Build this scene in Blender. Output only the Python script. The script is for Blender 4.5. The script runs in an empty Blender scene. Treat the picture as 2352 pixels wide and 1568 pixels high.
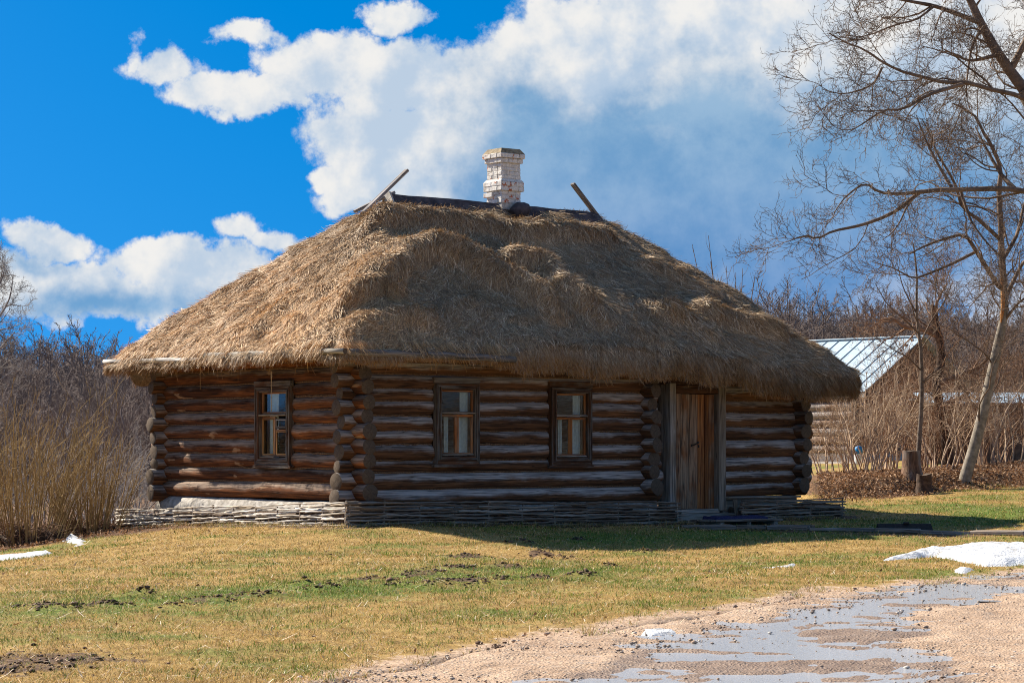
import bpy, math, random
import numpy as np
from mathutils import Vector, Matrix

R = math.radians
scene = bpy.context.scene
COL = scene.collection

# ------------------------------------------------------------------ camera
F = 2450.0                    # focal length in pixels of a 1024 px wide picture
CZ = 1.25                     # eye height above the ground at the cabin
HOR = 445.0                   # row of the horizon in the 1024x682 picture
cam_d = bpy.data.cameras.new("camera")
cam = bpy.data.objects.new("camera", cam_d)
COL.objects.link(cam)
cam.location = (0, 0, CZ)
cam.rotation_euler = (R(90), 0, 0)
cam_d.sensor_width = 36.0
cam_d.lens = 36.0 * F / 1024.0
cam_d.shift_y = (HOR - 341.0) / 1024.0
cam_d.clip_start = 0.5
cam_d.clip_end = 5000
scene.camera = cam

# ------------------------------------------------------------------ light
TH = R(38.0)                  # turn of the cabin
HX, HY = -2.36, 36.8          # near corner of the cabin
ct, st = math.cos(TH), math.sin(TH)
SUN_A, SUN_E = R(71.0), R(38.3)
_nl = (-ct, -st); _bk = (-st, ct)
sun_h = (math.cos(SUN_A) * _nl[0] + math.sin(SUN_A) * _bk[0], math.cos(SUN_A) * _nl[1] + math.sin(SUN_A) * _bk[1])
to_sun = Vector((sun_h[0] * math.cos(SUN_E), sun_h[1] * math.cos(SUN_E), math.sin(SUN_E)))
sun_d = bpy.data.lights.new("sun", 'SUN')
sun_d.energy = 5.0
sun_d.angle = R(0.53)
sun_d.color = (1.0, 0.90, 0.76)
sun = bpy.data.objects.new("sun", sun_d)
COL.objects.link(sun)
sun.rotation_euler = (-to_sun).to_track_quat('-Z', 'Y').to_euler()
sun.location = (-20, 60, 30)

scene.view_settings.view_transform = 'Standard'
scene.view_settings.look = 'None'
scene.view_settings.exposure = 0.96
scene.view_settings.gamma = 1.0
scene.cycles.use_denoising = True
scene.cycles.denoising_prefilter = 'NONE'
scene.cycles.filter_width = 1.0
scene.cycles.max_bounces = 5
scene.cycles.diffuse_bounces = 3
scene.cycles.glossy_bounces = 3
scene.cycles.transparent_max_bounces = 12

world = bpy.data.worlds.new("World")
scene.world = world
world.use_nodes = True
world.cycles.sampling_method = 'NONE'


class NT:
    """small helper round a node tree"""
    def __init__(s, tree):
        s.t = tree
    def n(s, typ, **kw):
        nd = s.t.nodes.new(typ)
        for k, v in kw.items():
            setattr(nd, k, v)
        return nd
    def put(s, sock, val):
        if isinstance(val, bpy.types.NodeSocket):
            s.t.links.new(val, sock)
        elif val is not None:
            sock.default_value = val
    def math(s, op, a, b=None, c=None, clamp=False):
        nd = s.n('ShaderNodeMath', operation=op, use_clamp=clamp)
        for i, v in enumerate((a, b, c)):
            s.put(nd.inputs[i], v)
        return nd.outputs[0]
    def vmath(s, op, a, b=None, out=0):
        nd = s.n('ShaderNodeVectorMath', operation=op)
        s.put(nd.inputs[0], a)
        if b is not None:
            s.put(nd.inputs[3 if op == 'SCALE' else 1], b)
        return nd.outputs[out]
    def noise(s, vec, scale, detail=4, rough=0.55, dist=0.0, out=0):
        nd = s.n('ShaderNodeTexNoise')
        s.put(nd.inputs['Vector'], vec)
        nd.inputs['Scale'].default_value = scale
        nd.inputs['Detail'].default_value = detail
        nd.inputs['Roughness'].default_value = rough
        nd.inputs['Distortion'].default_value = dist
        return nd.outputs[out]
    def ss(s, v, lo, hi, a=0.0, b=1.0):
        nd = s.n('ShaderNodeMapRange', interpolation_type='SMOOTHSTEP')
        s.put(nd.inputs[0], v)
        for i, x in enumerate((lo, hi, a, b)):
            s.put(nd.inputs[i + 1], x)
        return nd.outputs[0]
    def lin(s, v, lo, hi, a=0.0, b=1.0):
        nd = s.n('ShaderNodeMapRange')
        s.put(nd.inputs[0], v)
        for i, x in enumerate((lo, hi, a, b)):
            s.put(nd.inputs[i + 1], x)
        return nd.outputs[0]
    def mix(s, f, a, b, blend='MIX'):
        nd = s.n('ShaderNodeMix', data_type='RGBA', blend_type=blend)
        s.put(nd.inputs[0], f)
        for k, v in ((6, a), (7, b)):
            if not isinstance(v, bpy.types.NodeSocket):
                v = (v[0], v[1], v[2], 1.0)
            s.put(nd.inputs[k], v)
        return nd.outputs[2]
    def ramp(s, f, stops):
        nd = s.n('ShaderNodeValToRGB')
        s.put(nd.inputs[0], f)
        e = nd.color_ramp.elements
        while len(e) < len(stops):
            e.new(0.5)
        for i, (p, c) in enumerate(stops):
            e[i].position = p
            e[i].color = (c[0], c[1], c[2], 1)
        return nd.outputs[0]
    def sep(s, vec):
        nd = s.n('ShaderNodeSeparateXYZ')
        s.put(nd.inputs[0], vec)
        return nd.outputs


def build_sky():
    w = NT(world.node_tree)
    world.node_tree.nodes.clear()
    out = w.n('ShaderNodeOutputWorld')
    bg = w.n('ShaderNodeBackground')
    bg.inputs['Strength'].default_value = 0.10
    sky = w.n('ShaderNodeTexSky')
    sky.sky_type = 'NISHITA'
    sky.sun_disc = False
    sky.sun_elevation = SUN_E
    sky.sun_rotation = math.atan2(to_sun.x, to_sun.y)
    sky.altitude = 200
    sky.air_density = 1.0
    sky.dust_density = 0.3
    sky.ozone_density = 3.0
    hsv = w.n('ShaderNodeHueSaturation')
    hsv.inputs['Hue'].default_value = 0.499
    hsv.inputs['Saturation'].default_value = 1.5
    hsv.inputs['Value'].default_value = 0.74
    w.put(hsv.inputs['Color'], sky.outputs[0])
    tc = w.n('ShaderNodeTexCoord')
    D = tc.outputs['Generated']
    # clear spring air: the zenith blue reaches far down
    w.put(sky.inputs[0], w.vmath('NORMALIZE', w.vmath('ADD', D, (0, 0, .30))))
    # cloud plane coordinates: direction, seen as (x, z)
    warp = w.vmath('SUBTRACT', w.noise(D, 20.0, 6, 0.62, out=1), (0.5, 0.5, 0.5))
    P = w.vmath('ADD', D, w.vmath('SCALE', warp, 0.030))
    P = w.vmath('MULTIPLY', P, (1, 0, 1))

    def cd(x, y):   # display pixel (2352 wide) to direction
        tx = (x / 2.297 - 512) / F
        tz = (HOR - y / 2.297) / F
        l = math.sqrt(1 + tx * tx + tz * tz)
        return tx / l, tz / l
    K = 1.0 / (2.297 * F)

    def blobs(lst):
        acc = None
        for (x, y, rx, ry, amp) in lst:
            c = cd(x, y)
            d = w.vmath('MULTIPLY', w.vmath('SUBTRACT', P, (c[0], 0, c[1])), (1 / (rx * K), 0, 1 / (ry * K)))
            v = w.lin(w.vmath('LENGTH', d, out=1), 0.0, 1.6, amp, 0.0)
            acc = v if acc is None else w.math('MAXIMUM', acc, v)
        return acc
    body = blobs([
        (1700, 130, 720, 170, 1.1), (1150, 190, 420, 125, 1.0), (830, 150, 260, 85, .85), (560, 80, 110, 45, .62),
        (380, 160, 130, 55, .66), (300, 150, 40, 70, .5), (910, 28, 120, 50, .66), (560, 205, 190, 55, .8),
        (1020, 310, 330, 110, 1.0), (1750, 420, 800, 330, 1.3), (1010, 430, 300, 75, .95), (790, 420, 90, 60, .8), (800, 475, 150, 45, .6),
        (640, 540, 90, 40, .6), (100, 570, 140, 55, .85), (110, 650, 260, 70, .9), (420, 600, 260, 70, .85), (560, 515, 80, 40, .55),
        (300, 690, 420, 70, .85), (480, 640, 240, 60, .8), (2300, 300, 500, 400, 1.2)])
    n1 = w.noise(D, 30.0, 8, 0.63)
    n2 = w.noise(w.vmath('ADD', D, (3.1, 1.7, .4)), 5.0, 4, 0.5)
    dens = w.math('ADD', body, w.math('MULTIPLY', w.math('SUBTRACT', n1, 0.5), 0.95))
    # unseen cloud outside the view, cover raised as fill light for the shade
    rnd = w.math('MULTIPLY', w.ss(n2, 0.40, 0.65), 0.8)
    view = w.vmath('LENGTH', w.vmath('MULTIPLY', w.vmath('SUBTRACT', w.vmath('MULTIPLY', D, (1, 0, 1)), (0, 0, .07)), (1 / .30, 0, 1 / .20)), out=1)
    rnd = w.math('MULTIPLY', rnd, w.ss(view, .85, 1.3))
    dens = w.math('MAXIMUM', dens, w.math('ADD', rnd, w.math('MULTIPLY', w.math('SUBTRACT', n1, 0.75), 1.0)))
    alpha = w.ss(dens, 0.35, 0.50)
    # grey-blue cloud bases and shadowed hollows
    base = blobs([(1750, 470, 700, 260, 1.3), (1420, 370, 360, 150, 1.1), (1500, 280, 330, 75, .8), (1950, 560, 500, 130, 1.15), (1250, 245, 220, 45, .6),
                  (220, 705, 380, 50, .75), (1900, 210, 350, 80, .6), (60, 620, 90, 35, .5), (1120, 380, 120, 40, .55), (2250, 380, 220, 170, .75), (2000, 250, 200, 50, .45)])
    n3 = w.noise(w.vmath('ADD', D, (.7, .2, 5.0)), 18.0, 6, 0.55)
    sh = w.ss(w.math('ADD', w.math('ADD', base, w.math('MULTIPLY', w.math('SUBTRACT', n3, 0.5), 1.3)), w.math('MULTIPLY', w.math('SUBTRACT', n1, .5), -.55)), 0.10, 0.72)
    # billows: brighter where the cloud thins towards the sun
    nb = w.noise(w.vmath('ADD', D, (-.010, 0, .009)), 30.0, 5, 0.58)
    na = w.noise(D, 30.0, 5, 0.58)
    low = w.ss(w.math('ADD', w.math('SUBTRACT', na, nb), w.math('MULTIPLY', w.math('SUBTRACT', n3, .5), .45)), -.20, .16)
    white = w.mix(low, (2.6, 3.2, 3.95), (4.55, 4.5, 4.4))
    grey = w.mix(w.ss(w.sep(D)[2], 0.05, 0.14), w.mix(w.ss(w.sep(D)[0], -.10, .04), (.95, 2.1, 3.5), (.38, 1.25, 2.9)), (1.05, 2.05, 3.2))
    grey = w.mix(w.ss(w.math('ADD', w.math('MULTIPLY', n1, .6), w.math('MULTIPLY', n3, .4)), .38, .62), w.mix(.35, grey, (.55, 1.45, 2.9)), w.mix(.16, grey, (4.4, 4.8, 5.2)))
    ccol = w.mix(sh, white, grey)
    col = w.mix(alpha, hsv.outputs[0], ccol)
    w.put(bg.inputs['Color'], col)
    w.put(out.inputs['Surface'], bg.outputs[0])


build_sky()

# ------------------------------------------------------------------ coordinates
def H(u, v):
    """cabin floor coordinates to the world"""
    return HX + ct * u - st * v, HY + st * u + ct * v
def tpx(px):
    return (px - 512.0) / F
def spx(py):
    return (HOR - py) / F
def at(px, py, Y):
    return Vector((tpx(px) * Y, Y, CZ + spx(py) * Y))
def dat(x, y, Y):             # the same from a 2352 px wide view of the photograph
    return at(x / 2.297, y / 2.297, Y)
def fuz(px, py, v):
    """point of the plane v = const in cabin coordinates -> u, z"""
    t = tpx(px)
    u = (t * (HY + ct * v) - HX + st * v) / (ct - st * t)
    return u, CZ + spx(py) * (HY + st * u + ct * v)
def fvz(px, py, u):
    """point of the plane u = const -> v, z"""
    t = tpx(px)
    v = (HX + ct * u - t * (HY + st * u)) / (st + ct * t)
    return v, CZ + spx(py) * (HY + st * u + ct * v)

# ------------------------------------------------------------------ noise in numpy
def _h(ix, iy, iz, seed):
    n = (ix.astype(np.int64) * 374761393 + iy.astype(np.int64) * 668265263 + iz.astype(np.int64) * 2147483647 + seed * 1274126177) & 0xFFFFFFFF
    n = ((n ^ (n >> 13)) * 1274126177) & 0xFFFFFFFF
    n = ((n ^ (n >> 16)) * 2246822519) & 0xFFFFFFFF
    return ((n ^ (n >> 15)) & 0xFFFF) / 65535.0
def vnoise(x, y, z=0.0, seed=0):
    x = np.asarray(x, float); y = np.asarray(y, float); z = np.asarray(z, float) + np.zeros_like(x)
    ix, iy, iz = np.floor(x), np.floor(y), np.floor(z)
    fx, fy, fz = x - ix, y - iy, z - iz
    fx = fx * fx * (3 - 2 * fx); fy = fy * fy * (3 - 2 * fy); fz = fz * fz * (3 - 2 * fz)
    r = 0
    for dx in (0, 1):
        for dy in (0, 1):
            for dz in (0, 1):
                wgt = (fx if dx else 1 - fx) * (fy if dy else 1 - fy) * (fz if dz else 1 - fz)
                r = r + wgt * _h(ix + dx, iy + dy, iz + dz, seed)
    return r
def fbm(x, y, z=0.0, seed=0, oct=4):
    r = 0; a = 0.5; tot = 0
    x = np.asarray(x, float); y = np.asarray(y, float); z = np.asarray(z, float)
    for o in range(oct):
        r = r + a * vnoise(x, y, z, seed + o * 17)
        tot += a; a *= 0.5
        x = x * 2.03; y = y * 2.03; z = z * 2.03
    return r / tot            # 0..1
def sst(x, a, b):
    t = np.clip((np.asarray(x, float) - a) / (b - a), 0, 1)
    return t * t * (3 - 2 * t)

# ------------------------------------------------------------------ ground height
_CP = []
def cp(px, py, Y):
    _CP.append((tpx(px) * Y, Y, CZ + spx(py) * Y))
for px in (-300, 0, 512, 1024, 1350):
    cp(px, 682, 16.6)
_CP += [(-6, 2, -.42), (0, 0, -.42), (6, 2, -.42), (-10, 9, -.4), (10, 9, -.38)]
cp(115, 531, 41.3); cp(349, 527.5, 35.9); cp(678, 524.5, 39.9); cp(843, 517, 42.3)
cp(0, 559, 36.5); cp(60, 546, 37.5); cp(-150, 572, 36.5)
cp(200, 560, 31.0); cp(560, 558, 32.5); cp(544, 568, 28.3); cp(1024, 531, 38.0); cp(1024, 575, 28.3)
cp(1024, 487, 50.0); cp(850, 498, 47.0); cp(1200, 486, 50.0); cp(940, 508, 43.5)
cp(20, 546, 41.0); cp(90, 540, 41.5)
_CP += [(-8.5, 47, -.62), (-14, 50, -.9), (-16, 40, -.8), (-9, 62, -1.0), (-20, 66, -1.0), (0, 62, -.1), (12, 62, .72), (22, 60, .8), (12, 78, .82), (25, 80, .9), (0, 80, .1), (-12, 82, -.9)]
_u = [H(0, 0), H(9.2, 0), H(9.2, 5.6), H(0, 5.6), H(4.5, 3)]
for (a, b), z in zip(_u, (.05, .05, .05, -.08, .05)):
    _CP.append((a, b, z))
_CP = np.array(_CP)
def _tps(r2):
    return np.where(r2 > 1e-9, r2 * np.log(np.maximum(r2, 1e-9)), 0.0)
_n = len(_CP)
_A = np.zeros((_n + 3, _n + 3))
_d2 = (_CP[:, None, 0] - _CP[None, :, 0]) ** 2 + (_CP[:, None, 1] - _CP[None, :, 1]) ** 2
_A[:_n, :_n] = _tps(_d2) + np.eye(_n) * 2.0
_A[:_n, _n] = 1; _A[:_n, _n + 1:] = _CP[:, :2]
_A[_n, :_n] = 1; _A[_n + 1:, :_n] = _CP[:, :2].T
_W = np.linalg.solve(_A, np.concatenate([_CP[:, 2], np.zeros(3)]))
def gz(X, Y):
    X = np.asarray(X, float); Y = np.asarray(Y, float)
    sh = np.broadcast(X, Y).shape
    x = np.broadcast_to(X, sh).ravel(); y = np.broadcast_to(Y, sh).ravel()
    xc = np.clip(x, -22, 26); yc = np.clip(y, 0, 82)
    z = _W[_n] + _W[_n + 1] * xc + _W[_n + 2] * yc
    for i in range(_n):
        z = z + _W[i] * _tps((xc - _CP[i, 0]) ** 2 + (yc - _CP[i, 1]) ** 2)
    hill = sst(y, 110, 270) * (1.5 + 2.1 * sst(x, -40, 40)) + sst(y, 260, 700) * 6
    return (z + hill).reshape(sh)
def gz1(x, y):
    return float(gz(np.array([x]), np.array([y]))[0])
def pix2ground(px, py):
    t, s = tpx(px), spx(py)
    Y = np.linspace(8, 110, 1200)
    d = CZ + s * Y - gz(t * Y, Y)
    k = int(np.argmax(d < 0)) if (d < 0).any() else len(Y) - 1
    return t * Y[k], Y[k]
def dground(x, y):
    return pix2ground(x / 2.297, y / 2.297)

def poly_sd(X, Y, poly):
    """signed distance to a polygon, positive inside"""
    X = np.asarray(X, float); Y = np.asarray(Y, float)
    ins = np.zeros(X.shape, bool); dm = np.full(X.shape, 1e9)
    n = len(poly)
    for i in range(n):
        x0, y0 = poly[i]; x1, y1 = poly[(i + 1) % n]
        dx, dy = x1 - x0, y1 - y0
        t = np.clip(((X - x0) * dx + (Y - y0) * dy) / (dx * dx + dy * dy + 1e-12), 0, 1)
        dm = np.minimum(dm, np.hypot(X - x0 - t * dx, Y - y0 - t * dy))
        c = ((y0 > Y) != (y1 > Y)) & (X < (x1 - x0) * (Y - y0) / (y1 - y0 + 1e-12) + x0)
        ins ^= c
    return np.where(ins, dm, -dm)
def line_d(X, Y, pts):
    """distance to an open polyline"""
    dm = np.full(np.shape(X), 1e9)
    for (x0, y0), (x1, y1) in zip(pts[:-1], pts[1:]):
        dx, dy = x1 - x0, y1 - y0
        t = np.clip(((X - x0) * dx + (Y - y0) * dy) / (dx * dx + dy * dy + 1e-12), 0, 1)
        dm = np.minimum(dm, np.hypot(X - x0 - t * dx, Y - y0 - t * dy))
    return dm

# ------------------------------------------------------------------ mesh helpers
def link(o, parent=None):
    COL.objects.link(o)
    if parent is not None:
        o.parent = parent
    return o
def tag(o, label=None, cat=None, group=None, kind=None):
    if label: o['label'] = label
    if cat: o['category'] = cat
    if group: o['group'] = group
    if kind: o['kind'] = kind
    return o
def empty(name, loc=(0, 0, 0), rz=0.0, parent=None):
    o = bpy.data.objects.new(name, None)
    o.location = loc
    o.rotation_euler = (0, 0, rz)
    o.empty_display_size = 0.2
    return link(o, parent)
def fast_mesh(name, V, faces, mats, smooth=False, color=None, midx=None, grain=None):
    """mesh from arrays; faces is a list of (k x n) index arrays"""
    me = bpy.data.meshes.new(name)
    V = np.ascontiguousarray(V, dtype=np.float32)
    fl = [np.asarray(f, dtype=np.int32) for f in faces if len(f)]
    me.vertices.add(len(V)); me.vertices.foreach_set('co', V.ravel())
    loops = np.concatenate([f.ravel() for f in fl])
    tot = np.concatenate([np.full(len(f), f.shape[1], np.int32) for f in fl])
    start = np.concatenate([[0], np.cumsum(tot)[:-1]]).astype(np.int32)
    me.loops.add(len(loops)); me.loops.foreach_set('vertex_index', loops)
    me.polygons.add(len(tot)); me.polygons.foreach_set('loop_start', start)
    if smooth:
        me.polygons.foreach_set('use_smooth', np.ones(len(tot), bool))
    if midx is not None:
        me.polygons.foreach_set('material_index', np.asarray(midx, np.int32))
    me.update(calc_edges=True)
    if color is not None:
        a = me.attributes.new('Col', 'FLOAT_COLOR', 'POINT')
        c = np.ones((len(V), 4), np.float32); c[:, :3] = color
        a.data.foreach_set('color', c.ravel())
    if grain is not None:
        a = me.attributes.new('grain', 'FLOAT_VECTOR', 'POINT')
        a.data.foreach_set('vector', np.ascontiguousarray(grain, np.float32).ravel())
    for m in (mats if isinstance(mats, (list, tuple)) else [mats]):
        me.materials.append(m)
    return me
def mobj(name, me, parent=None, loc=None, rot=None):
    o = bpy.data.objects.new(name, me)
    if loc is not None: o.location = loc
    if rot is not None: o.rotation_euler = rot
    return link(o, parent)

RNG = np.random.default_rng(11)
random.seed(5)

_CB = None
def _cbox_topo():
    idx = {}; k = 0
    V = []
    for sx in (-1, 1):
        for sy in (-1, 1):
            for sz in (-1, 1):
                for a in range(3):
                    idx[(sx, sy, sz, a)] = k; k += 1
                    V.append((sx, sy, sz, a))
    fq, ftri = [], []
    S = (-1, 1)
    for a in range(3):
        for s in S:
            o = [b for b in range(3) if b != a]
            f = []
            for (p, q) in ((-1, -1), (1, -1), (1, 1), (-1, 1)):
                c = [0, 0, 0]; c[a] = s; c[o[0]] = p; c[o[1]] = q
                f.append(idx[(c[0], c[1], c[2], a)])
            fq.append(f)
    for a in range(3):          # edges along axis a
        o = [b for b in range(3) if b != a]
        for p in S:
            for q in S:
                c0 = [0, 0, 0]; c0[a] = -1; c0[o[0]] = p; c0[o[1]] = q
                c1 = list(c0); c1[a] = 1
                fq.append([idx[(*c0, o[0])], idx[(*c1, o[0])], idx[(*c1, o[1])], idx[(*c0, o[1])]])
    for sx in S:
        for sy in S:
            for sz in S:
                ftri.append([idx[(sx, sy, sz, a)] for a in range(3)])
    return V, fq, ftri
_CBV, _CBQ, _CBT = _cbox_topo()

class MB:
    """collects boxes, tubes and prisms into one mesh"""
    def __init__(s):
        s.V, s.F, s.G, s.M = [], [], [], []
    def add(s, verts, faces, grain=None, m=0):
        b = len(s.V)
        s.V += [tuple(v) for v in verts]
        s.G += [tuple(g) for g in (grain if grain is not None else verts)]
        for f in faces:
            s.F.append([b + i for i in f]); s.M.append(m)
    def box(s, c, size, axis=0, bev=0.004, mat=None, jit=0.0, m=0, taper=None):
        h = [x / 2 for x in size]; bev = min(bev, min(h) * 0.6)
        vs, gs = [], []
        off = (random.uniform(0, 30), random.uniform(0, 30), random.uniform(0, 30))
        cj = {}
        for (sx, sy, sz, a) in _CBV:
            sg = (sx, sy, sz)
            p = [sg[i] * (h[i] - (0 if i == a else bev)) for i in range(3)]
            if jit:
                k = (sx, sy, sz)
                if k not in cj: cj[k] = [random.uniform(-jit, jit) for _ in range(3)]
                p = [p[i] + cj[k][i] for i in range(3)]
            if taper and sz > 0:
                p[0] *= taper; p[1] *= taper
            g = [p[axis] + off[0], p[(axis + 1) % 3] + off[1], p[(axis + 2) % 3] + off[2]]
            v = Vector(p)
            if mat is not None: v = mat @ v
            vs.append(v + Vector(c)); gs.append(g)
        cc = Vector(c)
        faces = []
        for f in _CBQ + _CBT:
            a, b2, d = vs[f[0]], vs[f[1]], vs[f[2]]
            nrm = (b2 - a).cross(d - a)
            ctr = sum((vs[i] for i in f), Vector()) / len(f)
            faces.append(f if nrm.dot(ctr - cc) > 0 else f[::-1])
        s.add(vs, faces, gs, m)
    def tube(s, pts, rad, n=10, m=0, cap=True, mcap=None, grain0=None):
        pts = [Vector(p) for p in pts]
        k = len(pts)
        off = random.uniform(0, 40)
        ref = Vector((0, 0, 1))
        dd = (pts[-1] - pts[0]).normalized()
        if abs(dd.z) > .8: ref = Vector((1, 0, 0))
        vs, gs = [], []
        L = 0
        for i in range(k):
            t = (pts[min(i + 1, k - 1)] - pts[max(i - 1, 0)]).normalized()
            sd = t.cross(ref).normalized(); up = sd.cross(t)
            if i: L += (pts[i] - pts[i - 1]).length
            r = rad[i] if hasattr(rad, '__len__') else rad
            for j in range(n):
                a = 2 * math.pi * j / n
                vs.append(pts[i] + sd * (math.cos(a) * r) + up * (math.sin(a) * r))
                gs.append((L + off, math.cos(a) * r + off, math.sin(a) * r))
        fs = [[i * n + j, i * n + (j + 1) % n, (i + 1) * n + (j + 1) % n, (i + 1) * n + j] for i in range(k - 1) for j in range(n)]
        s.add(vs, fs, gs, m)
        if cap:
            b = len(s.V)
            e0 = list(range(b - k * n, b - k * n + n)); e1 = list(range(b - n, b))
            s.F.append(e0[::-1]); s.F.append(e1)
            s.M += [m if mcap is None else mcap] * 2
    def prism(s, poly, axis, d0, d1, grain_axis=0, m=0):
        """extrude a 2D polygon (list of (a, b)) along axis 0/1/2"""
        n = len(poly)
        o = [i for i in range(3) if i != axis]
        vs = []
        for d in (d0, d1):
            for (a, b) in poly:
                p = [0, 0, 0]; p[axis] = d; p[o[0]] = a; p[o[1]] = b
                vs.append(p)
        fs = [list(range(n))[::-1], list(range(n, 2 * n))] + [[i, (i + 1) % n, n + (i + 1) % n, n + i] for i in range(n)]
        off = random.uniform(0, 30)
        gs = [(p[grain_axis] + off, p[(grain_axis + 1) % 3] + off, p[(grain_axis + 2) % 3]) for p in vs]
        s.add(vs, fs, gs, m)
    def mesh(s, name, mats, smooth=False):
        me = bpy.data.meshes.new(name)
        me.from_pydata(s.V, [], s.F)
        for m in (mats if isinstance(mats, (list, tuple)) else [mats]):
            me.materials.append(m)
        me.polygons.foreach_set('material_index', np.array(s.M, np.int32))
        if smooth:
            me.polygons.foreach_set('use_smooth', np.array([len(f) <= 4 for f in s.F], bool))
        a = me.attributes.new('grain', 'FLOAT_VECTOR', 'POINT')
        a.data.foreach_set('vector', np.array(s.G, np.float32).ravel())
        me.update()
        return me
    def build(s, name, mats, parent=None, loc=None, rot=None, smooth=False):
        return mobj(name, s.mesh(name, mats, smooth), parent, loc, rot)

# batched tubes for twigs and withes
def tubes_batch(P, Rd, n=4):
    """P (B,k,3), Rd (B,k) -> verts, quads"""
    B, k, _ = P.shape
    T = np.empty_like(P)
    T[:, 1:-1] = P[:, 2:] - P[:, :-2]; T[:, 0] = P[:, 1] - P[:, 0]; T[:, -1] = P[:, -1] - P[:, -2]
    T /= np.linalg.norm(T, axis=2, keepdims=True) + 1e-9
    dd = P[:, -1] - P[:, 0]; dd /= np.linalg.norm(dd, axis=1, keepdims=True) + 1e-9
    ref = np.where(np.abs(dd[:, 2:3]) > .75, np.array([[1., 0, 0]]), np.array([[0, 0, 1.]]))
    S = np.cross(T, ref[:, None, :]); S /= np.linalg.norm(S, axis=2, keepdims=True) + 1e-9
    U = np.cross(S, T)
    a = np.arange(n) * 2 * math.pi / n
    ring = S[:, :, None, :] * np.cos(a)[None, None, :, None] + U[:, :, None, :] * np.sin(a)[None, None, :, None]
    V = P[:, :, None, :] + ring * Rd[:, :, None, None]
    idx = np.arange(B * k * n).reshape(B, k, n)
    q = np.stack([idx[:, :-1, :], np.roll(idx[:, :-1, :], -1, 2), np.roll(idx[:, 1:, :], -1, 2), idx[:, 1:, :]], -1).reshape(-1, 4)
    return V.reshape(-1, 3), q
def lines_mesh(name, groups, mat, smooth=True):
    """groups: list of (P, R, nsides)"""
    Vs, Qs, b = [], [], 0
    for P, Rd, n in groups:
        if len(P) == 0: continue
        v, q = tubes_batch(np.asarray(P, float), np.asarray(Rd, float), n)
        Vs.append(v); Qs.append(q + b); b += len(v)
    return fast_mesh(name, np.concatenate(Vs), [np.concatenate(Qs)], mat, smooth)
def blades(P, D, S, L, w, B, col, tipf=0.25):
    """straw or grass: P base, D direction, S side, L length, w width, B bend vector at the tip"""
    n = len(P)
    L = L[:, None]; w = w[:, None]
    m = P + D * L * .55 + B * L * .3
    t = P + D * L + B * L
    V = np.stack([P - S * w, P + S * w, m - S * w * .8, m + S * w * .8, t - S * w * tipf, t + S * w * tipf], 1).reshape(-1, 3)
    i = np.arange(n)[:, None] * 6
    q = np.concatenate([i + np.array([[0, 1, 3, 2]]), i + np.array([[2, 3, 5, 4]])], 0)
    return V, q, np.repeat(col, 6, 0)
def nrm(a):
    return a / (np.linalg.norm(a, axis=-1, keepdims=True) + 1e-9)
# ------------------------------------------------------------------ materials
def newmat(name):
    m = bpy.data.materials.new(name)
    m.use_nodes = True
    m.node_tree.nodes.clear()
    w = NT(m.node_tree)
    out = w.n('ShaderNodeOutputMaterial')
    p = w.n('ShaderNodeBsdfPrincipled')
    w.put(out.inputs['Surface'], p.outputs[0])
    p.inputs['Roughness'].default_value = 0.85
    p.inputs['Specular IOR Level'].default_value = 0.25
    return m, w, p, out
def bump(w, p, h, strength=0.3, dist=0.01):
    b = w.n('ShaderNodeBump')
    b.inputs['Strength'].default_value = strength
    b.inputs['Distance'].default_value = dist
    w.put(b.inputs['Height'], h)
    w.put(p.inputs['Normal'], b.outputs[0])
def attr(w, name, out='Vector'):
    a = w.n('ShaderNodeAttribute')
    a.attribute_name = name
    return a.outputs[out]

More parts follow.
